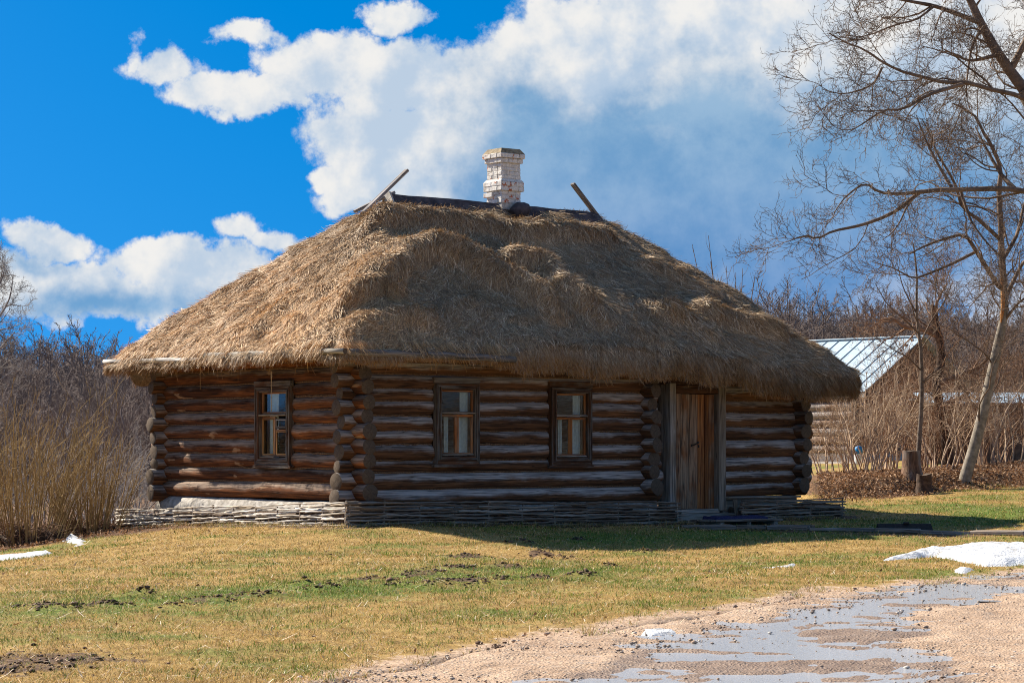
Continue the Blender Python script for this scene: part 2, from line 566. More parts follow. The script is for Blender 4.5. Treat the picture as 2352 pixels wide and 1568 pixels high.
def wood(name, dark, mid, light, grey=None, topgrey=0.0, rad=0.11, rough=0.8, gscale=1.0, scuff=0.0):
    """weathered wood; grain runs along the first grain coordinate"""
    m, w, p, out = newmat(name)
    g = attr(w, 'grain')
    oi = w.n('ShaderNodeObjectInfo')
    rnd = oi.outputs['Random']
    gv = w.vmath('ADD', g, w.vmath('SCALE', (7.3, 3.1, 5.7), rnd))
    st1 = w.noise(w.vmath('MULTIPLY', gv, (1.6 * gscale, 34 * gscale, 34 * gscale)), 1.0, 5, .6, .4)
    st2 = w.noise(w.vmath('MULTIPLY', gv, (.7, 7, 7)), 1.0, 4, .6, .6)
    blot = w.noise(w.vmath('MULTIPLY', gv, (1.1, 2.2, 2.2)), 1.5, 4, .6)
    c = w.ramp(w.math('ADD', w.math('MULTIPLY', st1, .5), w.math('MULTIPLY', st2, .5)),
               [(.36, dark), (.5, mid), (.64, light)])
    if grey is not None:
        if topgrey > 0:  # weathered grey tops, strengthened to paint in sky light and shaded undersides
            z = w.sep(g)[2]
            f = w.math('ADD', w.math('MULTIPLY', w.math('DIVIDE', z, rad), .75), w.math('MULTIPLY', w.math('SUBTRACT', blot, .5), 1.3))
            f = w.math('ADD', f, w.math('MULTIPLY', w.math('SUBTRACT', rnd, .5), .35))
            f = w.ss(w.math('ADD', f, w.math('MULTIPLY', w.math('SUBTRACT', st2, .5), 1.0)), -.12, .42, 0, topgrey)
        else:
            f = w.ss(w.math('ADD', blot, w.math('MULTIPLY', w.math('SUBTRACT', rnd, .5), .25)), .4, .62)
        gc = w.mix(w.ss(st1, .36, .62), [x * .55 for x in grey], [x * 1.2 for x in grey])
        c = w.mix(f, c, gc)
    # dark checks along the grain
    crack = w.noise(w.vmath('MULTIPLY', gv, (.55, 26, 26)), 1.0, 2, .5, .3)
    cr = w.ss(w.math('ABSOLUTE', w.math('SUBTRACT', crack, .5)), .0, .034)
    c = w.mix(cr, w.mix(.7, c, (.012, .008, .006)), c)
    hv = w.n('ShaderNodeHueSaturation')
    w.put(hv.inputs['Color'], c)
    w.put(hv.inputs['Value'], w.lin(rnd, 0, 1, .78, 1.2))
    if scuff > 0:
        sc = w.ss(w.noise(w.vmath('MULTIPLY', gv, (1.3, 5, 5)), 1.2, 3, .5), .66, .70, 0, scuff)
        w.put(p.inputs['Base Color'], w.mix(sc, hv.outputs[0], (.5, .32, .18)))
    else:
        w.put(p.inputs['Base Color'], hv.outputs[0])
    p.inputs['Roughness'].default_value = rough
    bump(w, p, w.math('ADD', w.math('ADD', st1, w.math('MULTIPLY', st2, .8)), cr), .55, .012)
    return m

M = {}
M['log'] = wood('log_wood', (.045, .023, .012), (.15, .07, .032), (.29, .135, .056), (.41, .37, .335), 1.0, rough=.95)  # pale tops and dark undersides carry painted light as well as weathering
M['log_left'] = wood('log_wood_sunny_side', (.030, .012, .006), (.14, .048, .015), (.32, .115, .034), (.28, .215, .165), .88, scuff=.6, rough=.95)  # redder undersides carry painted bounce light from the ground
M['plank_grey'] = wood('grey_plank', (.13, .10, .07), (.30, .24, .175), (.46, .385, .30), (.35, .315, .27))
M['casing'] = wood('casing_wood', (.025, .012, .007), (.09, .040, .018), (.19, .08, .033), (.17, .15, .125))
M['sash'] = wood('sash_wood', (.12, .04, .012), (.40, .135, .035), (.55, .22, .065), (.34, .19, .10))
M['door_brown'] = wood('door_plank_brown', (.05, .02, .009), (.23, .088, .029), (.42, .17, .056), (.30, .19, .115))
M['door_grey'] = wood('door_plank_grey', (.06, .026, .012), (.23, .10, .04), (.38, .18, .075), (.32, .22, .14))
M['door_orange'] = wood('door_plank_orange', (.10, .032, .010), (.30, .11, .032), (.46, .20, .065))
M['pole_pale'] = wood('pale_peeled_pole', (.28, .25, .20), (.46, .42, .35), (.62, .58, .50), (.50, .48, .44))
M['pole_grey'] = wood('grey_peeled_pole', (.12, .10, .085), (.24, .21, .18), (.36, .32, .28), (.28, .26, .25))
M['withe'] = wood('withe_sunlit_bark', (.34, .26, .18), (.62, .54, .43), (.82, .76, .66), (.72, .68, .62), gscale=.6)  # near-white so the colour itself carries sun on the rods
M['withe_dark'] = wood('withe_dark_bark', (.11, .072, .046), (.27, .195, .135), (.41, .32, .235), (.32, .265, .21), gscale=.6)  # darker copy of the bark for the shaded strips and all stakes
M['yellow_wood'] = wood('yellow_bead', (.42, .20, .06), (.62, .33, .11), (.75, .45, .18))  # plain yellow tone for the glazing trim
M['walk_plank'] = wood('walk_plank', (.12, .085, .06), (.26, .20, .15), (.40, .32, .25), (.30, .27, .24))
M['barn_log'] = wood('barn_log', (.08, .045, .028), (.22, .13, .08), (.36, .24, .16), (.33, .29, .26))
M['stump'] = wood('stump_wood', (.06, .03, .018), (.20, .11, .065), (.36, .23, .14), (.28, .24, .21))

def mat_log_end():
    m, w, p, out = newmat('log_end_grain')
    g = attr(w, 'grain')
    oi = w.n('ShaderNodeObjectInfo')
    x, y, z = w.sep(g)
    yz = w.vmath('MULTIPLY', g, (0, 1, 1))
    wob = w.noise(w.vmath('ADD', g, w.vmath('SCALE', (5., 9., 3.), oi.outputs['Random'])), 9, 3, .5)
    d = w.math('ADD', w.vmath('LENGTH', yz, out=1), w.math('MULTIPLY', w.math('SUBTRACT', wob, .5), .022))
    ring = w.math('SINE', w.math('MULTIPLY', d, 520))
    spots = w.noise(g, 26, 4, .6)
    c = w.mix(w.math('ADD', w.math('MULTIPLY', ring, .22), w.math('MULTIPLY', spots, .75)), (.055, .038, .026), (.20, .15, .105))
    ang = w.math('ARCTAN2', y, z)
    crk = w.noise(w.vmath('SCALE', yz, 1.0), 3.0, 2, .5)
    ca = w.math('ABSOLUTE', w.math('SINE', w.math('ADD', w.math('MULTIPLY', ang, 1.5), w.math('ADD', w.math('MULTIPLY', crk, 2.6), w.math('MULTIPLY', oi.outputs['Random'], 6.3)))))
    cr = w.ss(w.math('MULTIPLY', ca, d), .0, .0028)
    c = w.mix(cr, (.012, .008, .006), c)
    w.put(p.inputs['Base Color'], c)
    bump(w, p, w.math('ADD', w.math('ADD', ring, spots), w.math('MULTIPLY', cr, 2)), .35, .006)
    return m
M['log_end'] = mat_log_end()

def simple(name, col, col2=None, scale=8.0, rough=.85, bs=.25, bd=.01, detail=5, coord='Object', spec=.25):
    m, w, p, out = newmat(name)
    tc = w.n('ShaderNodeTexCoord').outputs[coord]
    n = w.noise(tc, scale, detail, .6)
    w.put(p.inputs['Base Color'], w.mix(w.ss(n, .32, .68), col, col2 or [c * 1.5 for c in col]))
    p.inputs['Roughness'].default_value = rough
    p.inputs['Specular IOR Level'].default_value = spec
    if bs: bump(w, p, n, bs, bd)
    return m
M['plaster'] = simple('limewashed_footing', (.22, .20, .17), (.50, .47, .42), 9)
M['tow'] = simple('tow_caulking', (.09, .05, .025), (.24, .14, .07), 40)
M['soil'] = simple('bare_soil', (.045, .026, .016), (.13, .08, .05), 14, bs=.6, bd=.03)
M['felt'] = simple('ridge_felt', (.045, .035, .036), (.12, .095, .095), 6, bs=.4)
M['tin'] = simple('painted_gable_board', (.38, .36, .32), (.60, .58, .53), 7)
M['iron'] = simple('old_iron', (.012, .011, .011), (.035, .028, .024), 30, rough=.5)
M['hinge'] = simple('hinge_metal', (.30, .30, .30), (.45, .45, .44), 30, rough=.45)
M['cloth'] = simple('white_curtain', (.66, .70, .72), (.82, .85, .86), 20, bs=.1)
M['plant_leaf'] = simple('house_plant_leaf', (.03, .07, .015), (.06, .13, .03), 10)
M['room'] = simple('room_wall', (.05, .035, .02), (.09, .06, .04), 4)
M['mat'] = simple('navy_mat', (.015, .015, .05), (.045, .045, .12), 60, bs=.8, bd=.02)
M['rope'] = simple('jute_string', (.36, .25, .14), (.55, .40, .24), 60)
M['metal_roof'] = simple('pale_sheet_roof', (.38, .50, .58), (.50, .61, .68), 3, rough=.38, bs=.08, spec=.5)
M['seam'] = simple('roof_seam', (.26, .34, .38), (.34, .42, .46), 4, rough=.5)
M['white_plinth'] = simple('whitewashed_plinth', (.55, .53, .48), (.70, .68, .63), 5)
M['gable'] = simple('gable_boarding', (.085, .055, .038), (.19, .125, .085), 7)
M['blue_plastic'] = simple('blue_plastic', (.0, .16, .42), (.01, .24, .55), 5, rough=.4)
M['white_plastic'] = simple('white_plastic', (.6, .62, .62), (.7, .72, .72), 5, rough=.4)
M['bark'] = simple('grey_bark', (.10, .075, .055), (.24, .19, .145), 16, bs=.5, bd=.02)
M['bark_light'] = simple('pale_smooth_bark', (.17, .145, .11), (.34, .295, .235), 9, bs=.4, bd=.02)
M['bark_dark'] = simple('dark_rough_bark', (.045, .028, .018), (.12, .075, .05), 16, bs=.6, bd=.02)
M['bark_orange'] = simple('bare_orange_wood', (.42, .17, .05), (.62, .30, .10), 14)
M['twig'] = simple('brown_twig', (.11, .075, .052), (.22, .155, .11), 3, bs=0)
M['twig_tan'] = simple('tan_twig', (.34, .235, .15), (.60, .45, .31), 2, bs=0)  # lightened so the colour carries the side-lit gleam of the front shrubs
M['twig_brown'] = simple('red_brown_twig', (.17, .095, .052), (.34, .21, .13), 2, bs=0)
M['twig_grey'] = simple('grey_twig', (.20, .175, .155), (.40, .365, .335), 2, bs=0)
M['osier'] = simple('olive_osier', (.21, .135, .048), (.46, .32, .14), 2, bs=0)
M['far_wood'] = simple('far_bare_wood', (.16, .125, .11), (.29, .235, .21), .15, bs=0, coord='Object')
M['rootmass'] = simple('matted_roots', (.035, .02, .012), (.12, .07, .04), 20, bs=.8, bd=.05)

def mat_vcol(name, rough=.8, trans=0.25, spec=.25, boost=1.0, var=.25):
    m, w, p, out = newmat(name)
    c = attr(w, 'Col', 'Color')
    w.put(p.inputs['Base Color'], c)
    p.inputs['Roughness'].default_value = rough
    p.inputs['Specular IOR Level'].default_value = spec
    if trans > 0:
        t = w.n('ShaderNodeBsdfTranslucent')
        w.put(t.inputs['Color'], c)
        mx = w.n('ShaderNodeMixShader')
        mx.inputs[0].default_value = trans
        w.put(mx.inputs[1], p.outputs[0]); w.put(mx.inputs[2], t.outputs[0])
        w.put(out.inputs['Surface'], mx.outputs[0])
    return m
M['straw'] = mat_vcol('straw', .6, .04, .4)
M['grass'] = mat_vcol('grass_blade', .75, .30)
M['leaf'] = mat_vcol('dead_leaf', .8, .2)
M['stone'] = mat_vcol('pebble', .85, 0)

def mat_thatch():
    m, w, p, out = newmat('thatch_body')
    tc = w.n('ShaderNodeTexCoord').outputs['Object']
    n = w.noise(tc, 22, 6, .7)
    n2 = w.noise(tc, 2.0, 3, .5)
    c = w.mix(w.ss(n, .3, .7), (.09, .058, .030), (.33, .225, .125))  # body kept dark so gaps between stalks look deep
    c = w.mix(w.ss(n2, .35, .65), c, w.mix(.5, c, (.22, .20, .17)))
    w.put(p.inputs['Base Color'], c)
    bump(w, p, n, .9, .04)
    return m
M['thatch'] = mat_thatch()

def mat_ground():
    m, w, p, out = newmat('ground_turf')
    tc = w.n('ShaderNodeTexCoord').outputs['Object']
    n = w.noise(tc, 3.2, 6, .62)
    nf = w.noise(tc, 26, 5, .65)
    nl = w.noise(tc, .55, 3, .5)
    dry = w.ramp(w.math('ADD', w.math('MULTIPLY', n, .55), w.math('MULTIPLY', nf, .45)), [(.34, (.13, .075, .022)), (.48, (.34, .215, .065)), (.64, (.52, .36, .135))])
    grn = w.ramp(nf, [(.34, (.035, .055, .010)), (.5, (.11, .165, .022)), (.66, (.22, .26, .045))])
    soil = w.ramp(nf, [(.34, (.035, .02, .012)), (.5, (.11, .064, .038)), (.68, (.22, .14, .09))])
    litter = w.ramp(nf, [(.34, (.05, .027, .014)), (.5, (.17, .092, .045)), (.68, (.32, .18, .095))])
    a = attr(w, 'Col', 'Vector')
    s_, g_, l_ = w.sep(a)
    gf = w.ss(w.math('ADD', g_, w.math('MULTIPLY', w.math('SUBTRACT', w.math('ADD', w.math('MULTIPLY', n, .6), w.math('MULTIPLY', nl, .6)), .6), 1.6)), .3, .8)
    c = w.mix(gf, dry, grn)
    sf = w.ss(w.math('ADD', s_, w.math('MULTIPLY', w.math('SUBTRACT', n, .5), 1.8)), .42, .62)
    c = w.mix(sf, c, soil)
    rf = w.ss(w.math('ADD', attr(w, 'rd', 'Fac'), w.math('MULTIPLY', w.math('SUBTRACT', n, .5), 2.0)), .35, .75)
    c = w.mix(rf, c, w.ramp(nf, [(.34, (.24, .15, .095)), (.5, (.50, .35, .235)), (.66, (.68, .52, .375))]))
    lf = w.ss(w.math('ADD', l_, w.math('MULTIPLY', w.math('SUBTRACT', n, .5), .8)), .4, .6)
    c = w.mix(lf, c, litter)
    w.put(p.inputs['Base Color'], c)
    p.inputs['Roughness'].default_value = .95
    bump(w, p, w.math('ADD', nf, n), .6, .04)
    return m
M['ground'] = mat_ground()

def mat_road():
    m, w, p, out = newmat('gravel_road')
    tc = w.n('ShaderNodeTexCoord').outputs['Object']
    n = w.noise(tc, 1.6, 5, .6)
    nf = w.noise(tc, 55, 5, .7)
    v = w.n('ShaderNodeTexVoronoi'); w.put(v.inputs['Vector'], tc); v.inputs['Scale'].default_value = 34
    st_ = w.ss(v.outputs['Distance'], .1, .55)
    c = w.ramp(w.math('ADD', w.math('MULTIPLY', nf, .6), w.math('MULTIPLY', n, .4)), [(.34, (.24, .15, .095)), (.5, (.52, .365, .245)), (.66, (.70, .53, .385))])
    c = w.mix(w.math('MULTIPLY', w.ss(w.noise(tc, 12, 4, .6), .5, .7), .5), c, (.50, .43, .36))
    wet = attr(w, 'Col', 'Vector')
    wx = w.sep(wet)[0]
    wf = w.ss(w.math('ADD', wx, w.math('MULTIPLY', w.math('SUBTRACT', n, .5), .5)), .35, .75)
    c = w.mix(w.math('MULTIPLY', wf, .55), c, (.13, .085, .058))
    w.put(p.inputs['Base Color'], c)
    w.put(p.inputs['Roughness'], w.lin(wf, 0, 1, .95, .45))
    bump(w, p, w.math('ADD', nf, w.math('MULTIPLY', st_, -.6)), .75, .025)
    return m
M['road'] = mat_road()

def mat_water():
    m, w, p, out = newmat('melt_water')
    tc = w.n('ShaderNodeTexCoord').outputs['Object']
    p.inputs['Base Color'].default_value = (.46, .48, .50, 1)
    p.inputs['Roughness'].default_value = .14
    p.inputs['Specular IOR Level'].default_value = 1.0
    p.inputs['IOR'].default_value = 1.45
    n = w.noise(w.vmath('MULTIPLY', tc, (1, 1.6, 1)), 22, 4, .6)
    bump(w, p, n, .45, .02)
    return m
M['water'] = mat_water()

def mat_snow():
    m, w, p, out = newmat('old_snow')
    tc = w.n('ShaderNodeTexCoord').outputs['Object']
    n = w.noise(tc, 24, 5, .65)
    d = w.noise(tc, 5, 4, .6)
    c = w.mix(w.ss(d, .50, .72), (.72, .75, .78), (.44, .42, .39))
    w.put(p.inputs['Base Color'], c)
    p.inputs['Roughness'].default_value = .6
    p.inputs['Subsurface Weight'].default_value = 0.0
    bump(w, p, n, .9, .05)
    return m
M['snow'] = mat_snow()

def mat_brick():
    m, w, p, out = newmat('limewashed_brick')
    tc = w.n('ShaderNodeTexCoord').outputs['Object']
    g = attr(w, 'grain')
    oi = w.n('ShaderNodeObjectInfo').outputs['Random']
    v = w.n('ShaderNodeNewGeometry').outputs['Position']
    n = w.noise(v, 7, 5, .66)
    nf = w.noise(v, 60, 4, .6)
    peel = w.ss(w.math('ADD', n, w.math('MULTIPLY', w.math('SUBTRACT', oi, .5), .08)), .60, .64)
    lime = w.mix(w.ss(nf, .35, .7), (.62, .59, .54), (.82, .80, .76))
    dirt = w.ss(w.noise(w.vmath('MULTIPLY', v, (2.2, 2.2, .7)), 5, 5, .65), .46, .74, 0, .75)
    lime = w.mix(dirt, lime, (.30, .26, .20))
    brick = w.mix(w.ss(nf, .3, .7), (.38, .10, .045), (.55, .19, .09))
    w.put(p.inputs['Base Color'], w.mix(peel, lime, brick))
    bump(w, p, w.math('ADD', nf, w.math('MULTIPLY', peel, -.8)), .5, .008)
    return m
M['brick'] = mat_brick()
M['mortar'] = simple('limewashed_mortar', (.40, .36, .30), (.66, .62, .56), 14)
M['cap_mortar'] = simple('weathered_cap_mortar', (.16, .125, .08), (.33, .26, .16), 16)

def mat_glass():
    m, w, p, out = newmat('window_glass')
    m.node_tree.nodes.remove(p)
    tc = w.n('ShaderNodeTexCoord').outputs['Object']
    tr = w.n('ShaderNodeBsdfTransparent'); tr.inputs[0].default_value = (.86, .9, .88, 1)
    gl = w.n('ShaderNodeBsdfGlossy'); gl.inputs['Roughness'].default_value = .03
    b = w.n('ShaderNodeBump'); b.inputs['Strength'].default_value = .05; b.inputs['Distance'].default_value = .01
    w.put(b.inputs['Height'], w.noise(tc, 4, 2, .5)); w.put(gl.inputs['Normal'], b.outputs[0])
    lw = w.n('ShaderNodeLayerWeight'); lw.inputs['Blend'].default_value = .5
    fr = w.n('ShaderNodeMath', operation='MULTIPLY_ADD'); fr.use_clamp = True
    w.put(fr.inputs[0], w.math('POWER', lw.outputs['Facing'], 4.0)); fr.inputs[1].default_value = .85; fr.inputs[2].default_value = .03
    mx = w.n('ShaderNodeMixShader')
    w.put(mx.inputs[0], fr.outputs[0]); w.put(mx.inputs[1], tr.outputs[0]); w.put(mx.inputs[2], gl.outputs[0])
    w.put(out.inputs['Surface'], mx.outputs[0])
    return m
M['glass'] = mat_glass()

# ------------------------------------------------------------------ the ground
GREEN = [(-6.2, 22.0), (-4.8, 22.9), (-2.5, 24.4), (-.6, 26.2), (.5, 28.2)]
ROAD_PX = [(1500, 545), (1250, 560), (1100, 568), (1024, 574), (871, 588), (740, 605), (610, 627), (457, 657), (326, 684), (200, 712)]
ROAD_E = np.array(sorted(pix2ground(*p) for p in ROAD_PX))
ROAD_E = np.vstack([[-9.0, 8.0], ROAD_E, [40.0, ROAD_E[-1, 1] + 14]])
def road_edge(X, Y=None):
    ye = np.interp(X, ROAD_E[:, 0], ROAD_E[:, 1])
    return ye + (fbm(np.asarray(X) * 1.3, np.zeros_like(np.asarray(X, float)), 2.2, 71, 5) - .5) * 1.7
HOUSE_POLY = [H(-.5, -.5), H(9.9, -.5), H(9.9, 6.2), H(-.5, 6.5)]
MOLE = [dground(*p) for p in ((480, 1385), (600, 1375), (850, 1330), (980, 1320), (1010, 1345), (1080, 1285), (1150, 1335), (1230, 1330), (1300, 1285), (1050, 1310), (1250, 1275), (900, 1345), (740, 1355), (400, 1400),
                                 (240, 1395), (150, 1405), (700, 1345), (1340, 1320), (1480, 1270), (1160, 1300), (1090, 1340), (330, 1370), (90, 1400), (1400, 1300), (1200, 1250), (1330, 1240))]
MOLE_R = [random.uniform(.09, .26) for _ in MOLE]
SOILX = [(dground(60, 1515), .9), (dground(130, 1520), .7), (dground(20, 1535), .6), (dground(1250, 1500), .4), (dground(1150, 1480), .3)]
LITTER_PX = [(1860, 1152), (1935, 1148), (2050, 1140), (2180, 1128), (2352, 1117), (2500, 1110)]
LIT_W = [dground(*p) for p in LITTER_PX]
def masks(X, Y):
    X = np.asarray(X, float); Y = np.asarray(Y, float)
    n = fbm(X * 1.1, Y * 1.1, 0, 31, 4)
    d = line_d(X, Y, GREEN)
    green = np.maximum(.74 * np.exp(-(d / 2.0) ** 2), .5 * np.exp(-(d / 4.0) ** 2))
    dh = -poly_sd(X, Y, HOUSE_POLY)
    front = sst(X, -2.2, 1.8) * (Y < 45)
    shade = np.exp(-((dh - 2.6) / 1.5) ** 2) * front * .75
    green = np.maximum(green, shade)
    gx, gy = dground(1880, 1195)
    green = np.maximum(green, 0.9 * np.exp(-(((X - gx - .6) / 1.4) ** 2 + ((Y - gy) / .7) ** 2)))
    green = np.maximum(green, .55 * sst(fbm(X * .6, Y * .9, 3, 8, 4), .42, .68))
    soil = np.zeros_like(X)
    for (mx, my), r in zip(MOLE, MOLE_R):
        soil = np.maximum(soil, .66 * np.exp(-(((X - mx) / (r * 1.5)) ** 2 + ((Y - my) / (r * 1.6)) ** 2)))
    for (mx, my), r in SOILX:
        soil = np.maximum(soil, .8 * np.exp(-(((X - mx) / r) ** 2 + ((Y - my) / (r * .8)) ** 2)))
    soil = np.maximum(soil, np.exp(-(np.maximum(dh, 0) / .45) ** 2) * .9)
    path = line_d(X, Y, [dground(1560, 1212), dground(1900, 1224), dground(2352, 1226), dground(2600, 1230)])
    soil = np.maximum(soil, .7 * np.exp(-(path / .7) ** 2))
    # leaf litter under the shrubs
    ye = np.interp(X, [p[0] for p in LIT_W], [p[1] for p in LIT_W], left=200, right=LIT_W[-1][1])
    lit = sst(Y + (n - .5) * 1.6, ye - .3, ye + .5) * (Y < ye + 9)
    lx = np.where(X < -4, sst(Y - 37.8 - .15 * (X + 8) + (n - .5) * 1.2, 0, 1.2), 0)
    lit = np.maximum(lit, lx * (1 - sst(dh, -1, .2) * 0))
    lit = np.maximum(lit, sst(Y, 85, 110))
    return soil, green, lit
def mole_h(X, Y):
    h = np.zeros(np.shape(X))
    for (mx, my), r in zip(MOLE, MOLE_R):
        h = np.maximum(h, .06 * np.exp(-(((X - mx) / (r * 1.3)) ** 2 + ((Y - my) / (r * 1.3)) ** 2)) * (.4 + 1.2 * fbm(X * 7, Y * 7, 0, 3, 3)))
    return h
BANK_H = .30
def bank(X, Y):
    ye = np.interp(X, [p[0] for p in LIT_W], [p[1] for p in LIT_W], left=200, right=LIT_W[-1][1])
    return BANK_H * sst(Y, ye, ye + 1.3) * (1 - sst(Y, ye + 4, ye + 9)) * (.6 + .8 * fbm(X * .8, Y * .8, 0, 12, 3))
def surf(X, Y):
    """height of the visible turf"""
    return gz(X, Y) + (fbm(X * .9, Y * .9, 0, 5, 4) - .5) * .10 + mole_h(X, Y) + bank(X, Y)
def surf1(x, y):
    return float(surf(np.array([x]), np.array([y]))[0])

def axis_pts(lo, hi, step, far_lo, far_hi, k):
    a = np.arange(lo, hi + 1e-6, step)
    left, right = [], []
    x, s = lo, step
    while x > far_lo: s *= k; x -= s; left.append(x)
    x, s = hi, step
    while x < far_hi: s *= k; x += s; right.append(x)
    return np.array(left[::-1] + list(a) + right)
def build_ground():
    xs = axis_pts(-13, 17, .16, -2500, 2500, 1.22)
    ys = axis_pts(13, 56, .16, -60, 4200, 1.15)
    X, Y = np.meshgrid(xs, ys)
    Z = surf(X, Y)
    near = (Y > 6) & (Y < 46) & (X < 40) & (X > -9)
    rd = sst(road_edge(X) - Y, .25, .6) * near
    Z = Z - rd * .24
    V = np.stack([X, Y, Z], -1).reshape(-1, 3)
    idx = np.arange(X.size).reshape(X.shape)
    q = np.stack([idx[:-1, :-1], idx[:-1, 1:], idx[1:, 1:], idx[1:, :-1]], -1).reshape(-1, 4)
    s_, g_, l_ = masks(X.ravel(), Y.ravel())
    me = fast_mesh('ground', V, [q], M['ground'], True, color=np.stack([s_, g_, l_], -1))
    a = me.attributes.new('rd', 'FLOAT', 'POINT')
    a.data.foreach_set('value', (sst(road_edge(X) - Y, -1.5, .1) * near).ravel().astype(np.float32))
    tag(mobj('ground', me), kind='structure')
build_ground()

WATER_PX = [(1060, 566), (1024, 572), (960, 583), (900, 592), (840, 603), (760, 620), (690, 638), (620, 655), (585, 668), (560, 684), (550, 700), (700, 702), (960, 700),
            (955, 672), (925, 650), (905, 630), (900, 615), (940, 604), (985, 593), (1024, 582), (1060, 574)]
WATER = [pix2ground(*p) for p in WATER_PX]
def build_road():
    x1 = np.arange(-6, 9.5, .05); x2 = 9.5 + np.cumsum(np.linspace(.06, .9, 40))
    xs = np.concatenate([x1, x2])
    ds = np.concatenate([np.arange(0, 12, .055), 12 + np.cumsum(np.linspace(.07, .6, 30))])
    X, Dd = np.meshgrid(xs, ds)
    Y = road_edge(X) - Dd
    sd = poly_sd(X, Y, WATER)
    wet = sst(sd + (fbm(X * 1.5, Y * 1.5, 0, 91, 4) - .5) * .9, -.5, .45)
    rough_ = (fbm(X * 5, Y * 5, 0, 21, 4) - .5) * .055 + (fbm(X * 1.1, Y * 2.2, 0, 22, 3) - .5) * .075
    edge = sst(Dd, 0, .5)
    Z = gz(X, Y) + .004 + (rough_ + .012) * edge - wet * .026 - (1 - edge) * .02
    V = np.stack([X, Y, Z], -1).reshape(-1, 3)
    idx = np.arange(X.size).reshape(X.shape)
    q = np.stack([idx[:-1, :-1], idx[1:, :-1], idx[1:, 1:], idx[:-1, 1:]], -1).reshape(-1, 4)
    me = fast_mesh('road', V, [q], M['road'], True, color=np.stack([wet.ravel()] * 3, -1))
    tag(mobj('road', me), kind='structure')
    # shallow melt water lying in the wheel track
    wx = np.arange(-1, 9.6, .25); wy = np.arange(14.5, 31, .25)
    WX, WY = np.meshgrid(wx, wy)
    WZ = gz(WX, WY) - .002
    idx = np.arange(WX.size).reshape(WX.shape)
    q = np.stack([idx[:-1, :-1], idx[:-1, 1:], idx[1:, 1:], idx[1:, :-1]], -1).reshape(-1, 4)
    cx, cy = WX.ravel()[q].mean(1), WY.ravel()[q].mean(1)
    keep = poly_sd(cx, cy, WATER) > -.35
    me = fast_mesh('water', np.stack([WX, WY, WZ], -1).reshape(-1, 3), [q[keep]], M['water'], True)
    tag(mobj('water', me), kind='structure')
build_road()

# ------------------------------------------------------------------ snow
SNOW_POLYS = []
def snow(pxs, label, thick=.09, disp=True, step=.05, fn=None):
    poly = [(dground(*p) if disp else pix2ground(*p)) for p in pxs]
    SNOW_POLYS.append(poly)
    P = np.array(poly)
    x0, y0 = P.min(0) - .25; x1, y1 = P.max(0) + .25
    st_ = max(step, max(x1 - x0, y1 - y0) / 160)
    X, Y = np.meshgrid(np.arange(x0, x1 + st_, st_), np.arange(y0, y1 + st_, st_))
    sd = poly_sd(X, Y, poly) + (fbm(X * 4, Y * 4, 0, 55, 4) - .5) * min(.22, thick * 2.4)
    base = surf(X, Y)
    near = sst(road_edge(X) - Y, .25, .6) * (Y < 46) * (X > -9)
    base = np.maximum(base - near * .1, np.where(near > 0, gz(X, Y), -9))
    Z = base + np.clip(sd * .55, -.05, thick * (.7 + .6 * fbm(X * 2.5, Y * 2.5, 0, 56, 4))) + (fbm(X * 9, Y * 9, 0, 57, 3) - .5) * .035 * (sd > .05)
    idx = np.arange(X.size).reshape(X.shape)
    q = np.stack([idx[:-1, :-1], idx[:-1, 1:], idx[1:, 1:], idx[1:, :-1]], -1).reshape(-1, 4)
    keep = (sd.ravel()[q] > -.10).any(1)
    used = np.unique(q[keep]); mp = np.full(X.size, -1); mp[used] = np.arange(len(used))
    V = np.stack([X, Y, Z], -1).reshape(-1, 3)[used]
    c = V.mean(0); c[2] = V[:, 2].min()
    o = mobj('snow_patch', fast_mesh('snow_patch', V - c, [mp[q[keep]]], M['snow'], True), loc=c)
    return tag(o, label, 'snow', 'melting snow patches')
snow([(2015, 1287), (2090, 1276), (2180, 1262), (2260, 1254), (2352, 1256), (2450, 1262), (2450, 1296), (2352, 1300), (2260, 1300), (2200, 1288), (2150, 1279), (2090, 1284)],
     'largest snow patch, long and white, on the grass at the right edge', .10)
snow([(2190, 1308), (2225, 1306), (2238, 1313), (2215, 1319), (2192, 1316)], 'small round snow scrap just below the largest snow patch', .03, step=.03)
snow([(1470, 1449), (1510, 1446), (1558, 1449), (1550, 1455), (1490, 1461)], 'thin pale snow scrap on the gravel at the near edge of the road', .018, step=.03)
snow([(1745, 1303), (1800, 1299), (1828, 1297), (1826, 1302), (1780, 1306)], 'narrow snow sliver on dry grass below the plank walk', .025, step=.03)
snow([(-60, 1289), (0, 1281), (60, 1274), (110, 1266), (118, 1270), (70, 1280), (0, 1287), (-60, 1294)], 'long snow strip along the grass edge in front of the osier bush', .03)
snow([(146, 1240), (165, 1232), (182, 1238), (196, 1249), (185, 1254), (154, 1250)], 'snow heap between the two osier clumps', .10, step=.04)
snow([(255, 1190), (275, 1178), (290, 1200), (275, 1215), (255, 1212)], 'snow patch behind the left end of the pale wattle fence', .12)
# ------------------------------------------------------------------ the cabin
cabin = empty('log_cabin', (HX, HY, 0), TH)
tag(cabin, 'dark log cabin with thatched roof and white brick chimney', 'cabin')
L_, W_, UP = 9.19, 5.57, 5.73          # length, depth, partition

